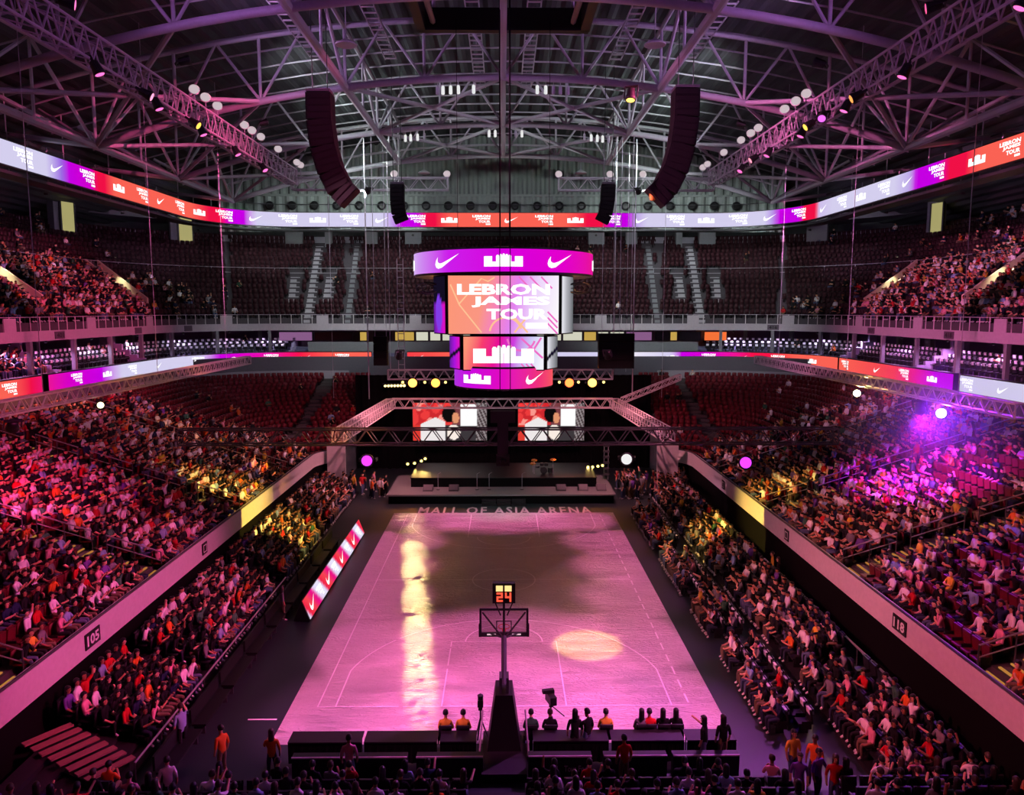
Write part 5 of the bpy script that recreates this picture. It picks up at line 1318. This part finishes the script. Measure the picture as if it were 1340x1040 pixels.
# ---- which ones become objects of their own: the 300 seen largest
def rank(q): return (q - CAMP).length
def seen(q):
    a = proj(q + Vector((0, 0, 1.2))); return 0 < a[0] < 1340 and 0 < a[1] < 1040
order = sorted(range(len(PEOPLE)), key=lambda i: (0 if PEOPLE[i][4].endswith('!') else 1, rank(PEOPLE[i][0])))
ind = [i for i in order if seen(PEOPLE[i][0])][:300]; indset = set(ind)
for i in ind:
    p, rz, pose, top, zn = PEOPLE[i]; zn = zn.rstrip('!'); me, head = BODY[pose]
    o = link('person', me, loc=p); o.rotation_euler = (0, 0, rz)
    c = lin(*TOPS[top]); o.color = c; k = rp.random()
    sk = rp.choice(SKIN); lg = rp.random() < .35
    for j, m in ((1, rp.choice(TROU)), (2, sk)): o.material_slots[j].link = 'OBJECT'; o.material_slots[j].material = m
    lb_ = 'person in %s %s %s' % (top, POSE_TXT[pose], zn)
    tag(o, lb_, 'person', lb_)
    h = link('hair', HAIR[1 if lg else 0][0 if rp.random() < .8 else 1], o, loc=head)
rest = [i for i in range(len(PEOPLE)) if i not in indset]
VV, FF, CC_, LT = [], [], [], []; base = 0
SKC = [lin(198, 146, 112), lin(160, 108, 78), lin(224, 176, 144)]; TRC = [lin(34, 42, 66), lin(18, 18, 20), lin(110, 96, 76), lin(84, 100, 130)]
for i in rest:
    p, rz, pose, top, zn = PEOPLE[i]; V, Fc, hk = LOW[pose]; c, s = math.cos(rz), math.sin(rz); sc = rp.uniform(.93, 1.05)
    W = np.stack([V[:, 0] * c - V[:, 1] * s, V[:, 0] * s + V[:, 1] * c, V[:, 2]], 1) * sc + np.array(p[:])
    VV.append(W); tc_ = lin(*TOPS[top]); j = rp.uniform(.75, 1.2); pal = np.array([[min(1, v * j) for v in tc_[:3]] + [1], rp.choice(TRC), rp.choice(SKC), (.5, .5, .5, 1), (.008, .006, .006, 1)])
    CC_.append(np.repeat(pal[hk], [len(f) for f in Fc], axis=0)); FF.append([np.array(f) + base for f in Fc]); base += len(V)
def big_mesh(name, VV, FF, CC_, m):
    me = bpy.data.meshes.new(name); V = np.concatenate(VV).astype(np.float32); fl = [f for g in FF for f in g]; lens = np.array([len(f) for f in fl], np.int32); idx = np.concatenate(fl).astype(np.int32)
    me.vertices.add(len(V)); me.vertices.foreach_set('co', V.ravel()); me.loops.add(len(idx)); me.loops.foreach_set('vertex_index', idx)
    me.polygons.add(len(lens)); st = np.concatenate([[0], np.cumsum(lens)[:-1]]).astype(np.int32); me.polygons.foreach_set('loop_start', st); me.polygons.foreach_set('loop_total', lens)
    me.update(calc_edges=True)
    a = me.attributes.new('col', 'FLOAT_COLOR', 'CORNER'); a.data.foreach_set('color', np.concatenate(CC_).astype(np.float32).ravel())
    me.materials.append(m); me.validate(); return me
cr = link('crowd', big_mesh('crowd', VV, FF, CC_, attr_mat('crowd clothing')))
tag(cr, 'dense crowd of seated spectators filling the tiers farther off', 'crowd', kind='stuff')

# ================================================================== SEATS
def seat_meshes(kind):
    m = {'red': SEATRED, 'dark': SEATDARK, 'suite': SEATBLACK, 'stand': SEATBLACK, 'white': SEATBLACK, 'plain': SEATBLACK}[kind]
    out = []
    b = MB(); b.box((0, .02, .43), (.46, .42, .07)); out.append(('cushion', b, m))
    b = MB(); b.box((0, -.24, .70), (.46, .07, .52), 0, math.radians(-8)); b.box((0, -.285, .95), (.36, .06, .08), 0, math.radians(-8)); out.append(('backrest', b, m))
    b = MB(); b.box((0, -.05, .2), (.1, .3, .4)); b.box((-.25, -.05, .42), (.04, .36, .3)); out.append(('pedestal', b, BLACK))
    if kind in ('suite', 'white'):
        b = MB(); b.box((0, -.26, .87), (.29, .17, .21), 0, math.radians(-8)); out.append(('headrest_cover', b, COVERW))
    return out
SMESH = {}
for k in ('red', 'dark', 'suite', 'stand', 'white', 'plain'):
    parts = seat_meshes(k); SMESH[k] = ([(n_, b_.mesh(n_, m_)) for n_, b_, m_ in parts], parts)
STXT = {'red': ('dark red folding seat ', 'arena_seat'), 'dark': ('maroon folding seat ', 'arena_seat'), 'suite': ('black armchair with white headrest cover, ', 'suite_armchair'), 'stand': ('black stand seat ', 'folding_chair'), 'white': ('black chair with white back cover ', 'courtside_chair'), 'plain': ('plain black chair ', 'press_chair')}
CHOS = {}
for kinds, most in ((('red', 'dark'), 280), (('suite',), 260), (('stand',), 220), (('white', 'plain'), 150)):
    c = [i for i, s in enumerate(SEATS) if s[2] in kinds and seen(s[0])]
    c.sort(key=lambda i: (SEATS[i][4], rank(SEATS[i][0]))); 
    for i in c[:most]: CHOS[i] = 1
for i in CHOS:
    q, rz, kind, zn, o = SEATS[i]; tx, nm = STXT[kind]
    r = empty(nm, q, tx + ('taken, ' if o else 'empty, ') + zn, 'chair', tx + ('taken, ' if o else 'empty, ') + zn); r.rotation_euler = (0, 0, rz)
    for n_, me in SMESH[kind][0]: link(n_, me, r)
VV, FF, CC_ = [], [], []; base = 0; SC_ = {}
for k in SMESH:
    b = MB(); cols = []
    for n_, b_, m_ in SMESH[k][1]:
        b.add(b_.v, b_.f); c = {'dark red seat plastic': lin(100, 16, 30), 'maroon black seat plastic': lin(58, 26, 34), 'black seat vinyl': lin(26, 27, 32), 'black powder coat': lin(20, 20, 22), 'white seat cover cloth': lin(225, 225, 230)}[m_.name]; cols += [c] * len(b_.f)
    SC_[k] = (np.array(b.v), b.f, np.array(cols))
for i, (q, rz, kind, zn, o) in enumerate(SEATS):
    if i in CHOS: continue
    V, Fc, cl_ = SC_[kind]; c, s = math.cos(rz), math.sin(rz)
    VV.append(np.stack([V[:, 0] * c - V[:, 1] * s, V[:, 0] * s + V[:, 1] * c, V[:, 2]], 1) + np.array(q[:])); FF.append([np.array(f) + base for f in Fc]); CC_.append(np.repeat(cl_, [len(f) for f in Fc], axis=0)); base += len(V)
ss = link('seat_rows', big_mesh('seat_rows', VV, FF, CC_, attr_mat('seat plastic', .55))); tag(ss, 'closely packed rows of folding seats filling both tiers', 'seats', kind='stuff')
print('people', len(PEOPLE), 'seats', len(SEATS), 'low tris', {k: sum(len(f) - 2 for f in v[1]) for k, v in LOW.items()})
# ================================================================== LIGHT OF THE SHOW (every light sits in its own lamp)
PINK, MAGE, YEL, ORA, VIO, WHT, REDL = (255, 112, 192), (255, 70, 150), (255, 216, 120), (255, 160, 80), (140, 30, 255), (255, 244, 250), (255, 90, 110)
K = 1000.0
# pink wash on the court, from the two roof catwalks
for s in (-1, 1):
    sd = 'LED-board' if s < 0 else 'courtside-chair'
    for y, tx, ty, w, an in ((16, 1.5, 28.0, 34, 16), (19, 5.6, 28.0, 34, 17), (24, 1.8, 34.0, 23, 15), (28, 5.8, 34.0, 27, 15), (36, 7.2, 39.5, 19, 14), (42, 7.3, 44.5, 19, 14), (48, 7.2, 49.5, 19, 14), (54, 5.0, 54.5, 20, 14), (60, 1.5, 54.5, 18, 14)):
        lamp((18.4 * s, y, 26.3), (tx * s, ty, 0), PINK, 1.4 * w * K, an, 'wash lamp throwing pink on the court from the catwalk over the %s side' % sd, .8, group='court wash lamps ' + sd, gs=1.5)
# yellow pool; added beams stand in for the reflected streak on the sheet
lamp((6.5, 40, 26.3), (3.9, 33.6, 0), (255, 206, 90), 42 * K, 7.4, 'spot lamp throwing a round yellow pool on the court', .35, gs=3)
for k, (ty, tx, g, an) in enumerate(((55, -6.8, 8, 7.0), (51.5, -6.3, 7, 5.6), (47.5, -5.8, 5.5, 4.4), (43.5, -5.3, 4.2, 3.6), (39, -4.7, 3.2, 3.0), (34.5, -4.1, 2.4, 2.6), (30, -3.5, 1.8, 2.3))):
    d = math.hypot(71.3 - ty, 8.4)
    lamp((-11.2 + k * .3, 71.3, 8.4), (tx, ty, 0), (255, 224, 146), .36 * g * d ** 3, an, 'added amber beam lamp on the high stage truss, drawing the reflected streak', .8, group='added streak lamps', gs=3, size=.6)
# crowd washes, thrown across the hall so that they reach the fronts
def wash(loc, tgt, rgb, w, an, label, group=None, gs=1.5, bl=.7): lamp(loc, tgt, rgb, w * K, an, label, bl, group=group, gs=gs)
wash((18, 18, 26.3), (-23, 32, 3), MAGE, 50, 34, 'magenta wash lamp thrown across to the seats at the LED-board side sign')
wash((18, 40, 26.3), (-24, 50, 4), ORA, 150, 24, 'orange wash lamp thrown across to the seats midway along the LED-board side')
wash((18, 46, 26.3), (-17, 46, 2.5), (255, 210, 90), 170, 19, 'narrow yellow lamp crossing to the LED-board side wall', bl=1.0)
wash((18, 24, 26.3), (-14.5, 32, 1.5), (255, 130, 190), 22, 30, 'rose wash lamp thrown across to the LED-board side floor stand')
wash((18, 56, 26.3), (-18, 58, 3), (255, 160, 180), 22, 34, 'pale pink wash lamp thrown across to the stage end of the LED-board side')
wash((-18, 18, 26.3), (22, 31, 3), (255, 110, 140), 52, 36, 'rose wash lamp thrown across to the seats at the courtside-chair side sign')
wash((-18, 40, 26.3), (25, 52, 4), (255, 160, 200), 46, 28, 'pale pink wash lamp thrown across to the seats midway along the courtside-chair side')
wash((-18, 46, 26.3), (16.8, 45, 2.2), (255, 210, 90), 170, 19, 'narrow yellow lamp crossing to the courtside-chair side wall', bl=1.0)
wash((-18, 26, 26.3), (13, 38, 0), (255, 160, 180), 17, 34, 'rose wash lamp thrown across to the courtside-chair side floor stand')
wash((18, 44, 26.3), (0, 19, 1), (214, 100, 225), 42, 40, 'purple wash lamp under the roof aimed at the end rows')
# upper tier and balcony
for s in (-1, 1):
    wash((-18.4 * s, 34, 28.4), (40 * s, 62, 17), (255, 90, 150) if s < 0 else (255, 120, 190), 110, 30, 'pink wash lamp thrown to the upper tier of the %s side' % ('LED-board' if s < 0 else 'courtside-chair'))
    wash((12 * s, 69, 26.0), (22 * s, 92, 18), (225, 238, 235), 13, 90, 'white lamp turned to the far upper seats of the %s side' % ('LED-board' if s < 0 else 'courtside-chair'))
# lamps aimed out from the side truss: violet and yellow bursts
lamp((21.9, 37.3, 10.35), (3, 2, 14.5), VIO, 4 * K, 150, 'glaring violet lamp under the side truss of the courtside-chair side', .5, glow=(236, 200, 255), gs=14, size=1.1)
lamp((21.9, 46.4, 10.35), (3, 2, 14.5), YEL, 1 * K, 150, 'glaring yellow lamp under the side truss of the courtside-chair side', .5, glow=(255, 244, 190), gs=10, size=1.0)
lamp((21.9, 39.2, 10.35), (25, 42.5, 4), (205, 30, 255), 13 * K, 95, 'violet wash lamp beside the glaring violet lamp', .8)
lamp((-21.9, 33.6, 10.35), (-27, 40, 5), MAGE, 3 * K, 100, 'magenta wash lamp under the side truss of the LED-board side', .8)
lamp((-21.9, 41, 10.35), (3, 2, 14.5), YEL, 0, 30, 'small pale lamp under the side truss of the LED-board side', .5, glow=(255, 240, 190), gs=3, size=.8)
# orange lamps on the high stage truss
for px, rgb in ((540, (255, 150, 60)), (570, (255, 140, 50)), (745, (255, 90, 40)), (775, (255, 170, 70))):
    p = on_y(px, 498, 71.6); lamp((p.x, 71.6, 8.6), (p.x * .3, 10, 12), rgb, .8 * K, 100, 'glowing orange lamp under the high truss behind the stage', .7, glow=rgb, gs=6, size=1.9, group='orange truss lamps')
for px in (556, 583, 732, 757, 527, 790):
    p = on_y(px, 497, 71.6); lamp((p.x, 71.6, 8.65), (p.x * .3, 10, 12), YEL, 0, 40, 'small amber lamp between the orange lamps', .5, glow=(255, 220, 120), gs=2.5, size=.6, group='small amber lamps')
# yellow lamps standing on the stage
for px, py in ((533, 607), (542, 606), (551, 603), (556, 600), (770, 611), (776, 611), (783, 610), (789, 609)):
    p = on_y(px, py, 66.0); lamp((p.x, 66.2, p.z), (p.x * .8, 58, .5), YEL, .08 * K, 24, 'small yellow lamp low at the back of the stage', .5, glow=(255, 236, 120), gs=4, size=.55, group='stage floor lamps')
# round lamp heads under the wide truss
lamp(on_y(481, 602, 51.0), (-8, 20, 8), VIO, 0, 30, 'purple lamp head under the wide truss on the LED-board side', .5, glow=(214, 60, 250), gs=1.6, size=1.7)
lamp(on_y(820, 600, 51.0), (3, 20, 8), WHT, 0, 30, 'white lamp head under the wide truss on the courtside-chair side', .5, glow=(240, 240, 240), gs=1.0, size=1.7)
lamp(on_y(975, 605, 51.0), (8, 10, 12), VIO, 0, 30, 'purple ring lamp under the wide truss towards the courtside-chair side seats', .5, glow=(206, 60, 250), gs=1.6, size=1.8)
# stage deck light and pink light on the trusses
wash((0, 52.0, 6.1), (0, 62, .8), (235, 240, 240), 1.0, 100, 'white lamp under the wide truss lighting the stage deck')
for x in (-8, 8): wash((x, 58, 12), (x * 1.2, 62, 6.5), (255, 150, 170), 4, 110, 'pink lamp hung above the stage roof grid', 'grid lamps')
# downlights added under the balcony slab to brighten the suites, warm lamps in the upper entrances
SL = Line(upath(35.2, 86.2, 12.5))
for px in (12, 60, 120, 180, 240, 300, 350, 960, 1010, 1070, 1120, 1180, 1240, 1300):
    d = SL.from_px(px, 13.1)
    if d is None: continue
    p, t = SL.at(d); lamp((p.x, p.y, 13.05), (p.x, p.y, 10), (235, 205, 255) if 100 < px < 1150 else (225, 150, 235), 1.0 * K, 150, 'small downlight added under the balcony slab to brighten the suite armchairs', .6, gs=1.0, size=.35, group='added suite downlights')
for p in VOMS: lamp(p + Vector((0, 0, 3.2)), p, (255, 246, 205), 1.5 * K, 50, 'warm lamp lighting a cream entrance stair in the upper crowd', .6, gs=1.0, size=.4, group='entrance lamps')
for px in (60, 160, 260, 350, 440, 540, 780, 880, 970, 1060, 1160, 1260):  # lamps added to brighten the piers and parapet above the upper seats
    d = WL.from_px(px, 23.9)
    if d is None: continue
    p, t = WL.at(d); n_ = Vector((-t.y, t.x, 0)); lamp((p.x, p.y, 23.85), p + n_ * 12 + Vector((0, 0, 24.4)), (225, 232, 236) if 300 < px < 1020 else (214, 180, 232), 1.3 * K, 110, 'small lamp added under the ribbon board catwalk to brighten the top parapet', .7, gs=1.0, size=.4, group='added catwalk lamps')
for s in (-1, 1): lamp((14.5 * s, 16, 25), (19 * s, 20, 27.3), (255, 200, 60), 5 * K, 60, 'yellow lamp hung beside the roof catwalk of the %s side' % ('LED-board' if s < 0 else 'courtside-chair'), .8, gs=2)
# roof lights: uplights added on the catwalks to brighten the steel
for s in (-1, 1):
    for y, c, w in ((16, (190, 110, 220), 3.6), (30, (190, 120, 220), 3.6), (44, (190, 150, 215), 3.4), (58, (215, 222, 225), 4), (68, (215, 235, 225), 5)):
        lamp((17.6 * s, y, 29.2), (3 * s, y + 9, 36), c, w * K, 150, 'uplight added on the roof catwalk over the %s side to brighten the steel' % ('LED-board' if s < 0 else 'courtside-chair'), 1.0, glow=c, gs=.8, group='added roof uplights %d' % s)
# a puff of stage haze round the violet lamp
hz = bpy.data.materials.new('stage haze'); hz.use_nodes = True; nt = hz.node_tree; nt.nodes.remove(nt.nodes['Principled BSDF'])
vs_ = nt.nodes.new('ShaderNodeVolumeScatter'); tc = nt.nodes.new('ShaderNodeTexCoord'); gr = nt.nodes.new('ShaderNodeTexGradient'); gr.gradient_type = 'SPHERICAL'; mu = nt.nodes.new('ShaderNodeMath'); mu.operation = 'MULTIPLY'; mu.inputs[1].default_value = .05
nt.links.new(tc.outputs['Object'], gr.inputs['Vector']); nt.links.new(gr.outputs['Fac'], mu.inputs[0]); nt.links.new(mu.outputs[0], vs_.inputs['Density']); nt.links.new(vs_.outputs[0], nt.nodes['Material Output'].inputs['Volume'])
bm = bmesh.new(); bmesh.ops.create_icosphere(bm, subdivisions=3, radius=1.0); me = bpy.data.meshes.new('haze'); bm.to_mesh(me); bm.free(); me.materials.append(hz)
hzo = link('haze', me, loc=(21.4, 36.5, 10.0)); hzo.scale = (5.5, 5.5, 4.2); tag(hzo, 'thin stage haze glowing violet round the glaring lamp', 'haze', kind='stuff')
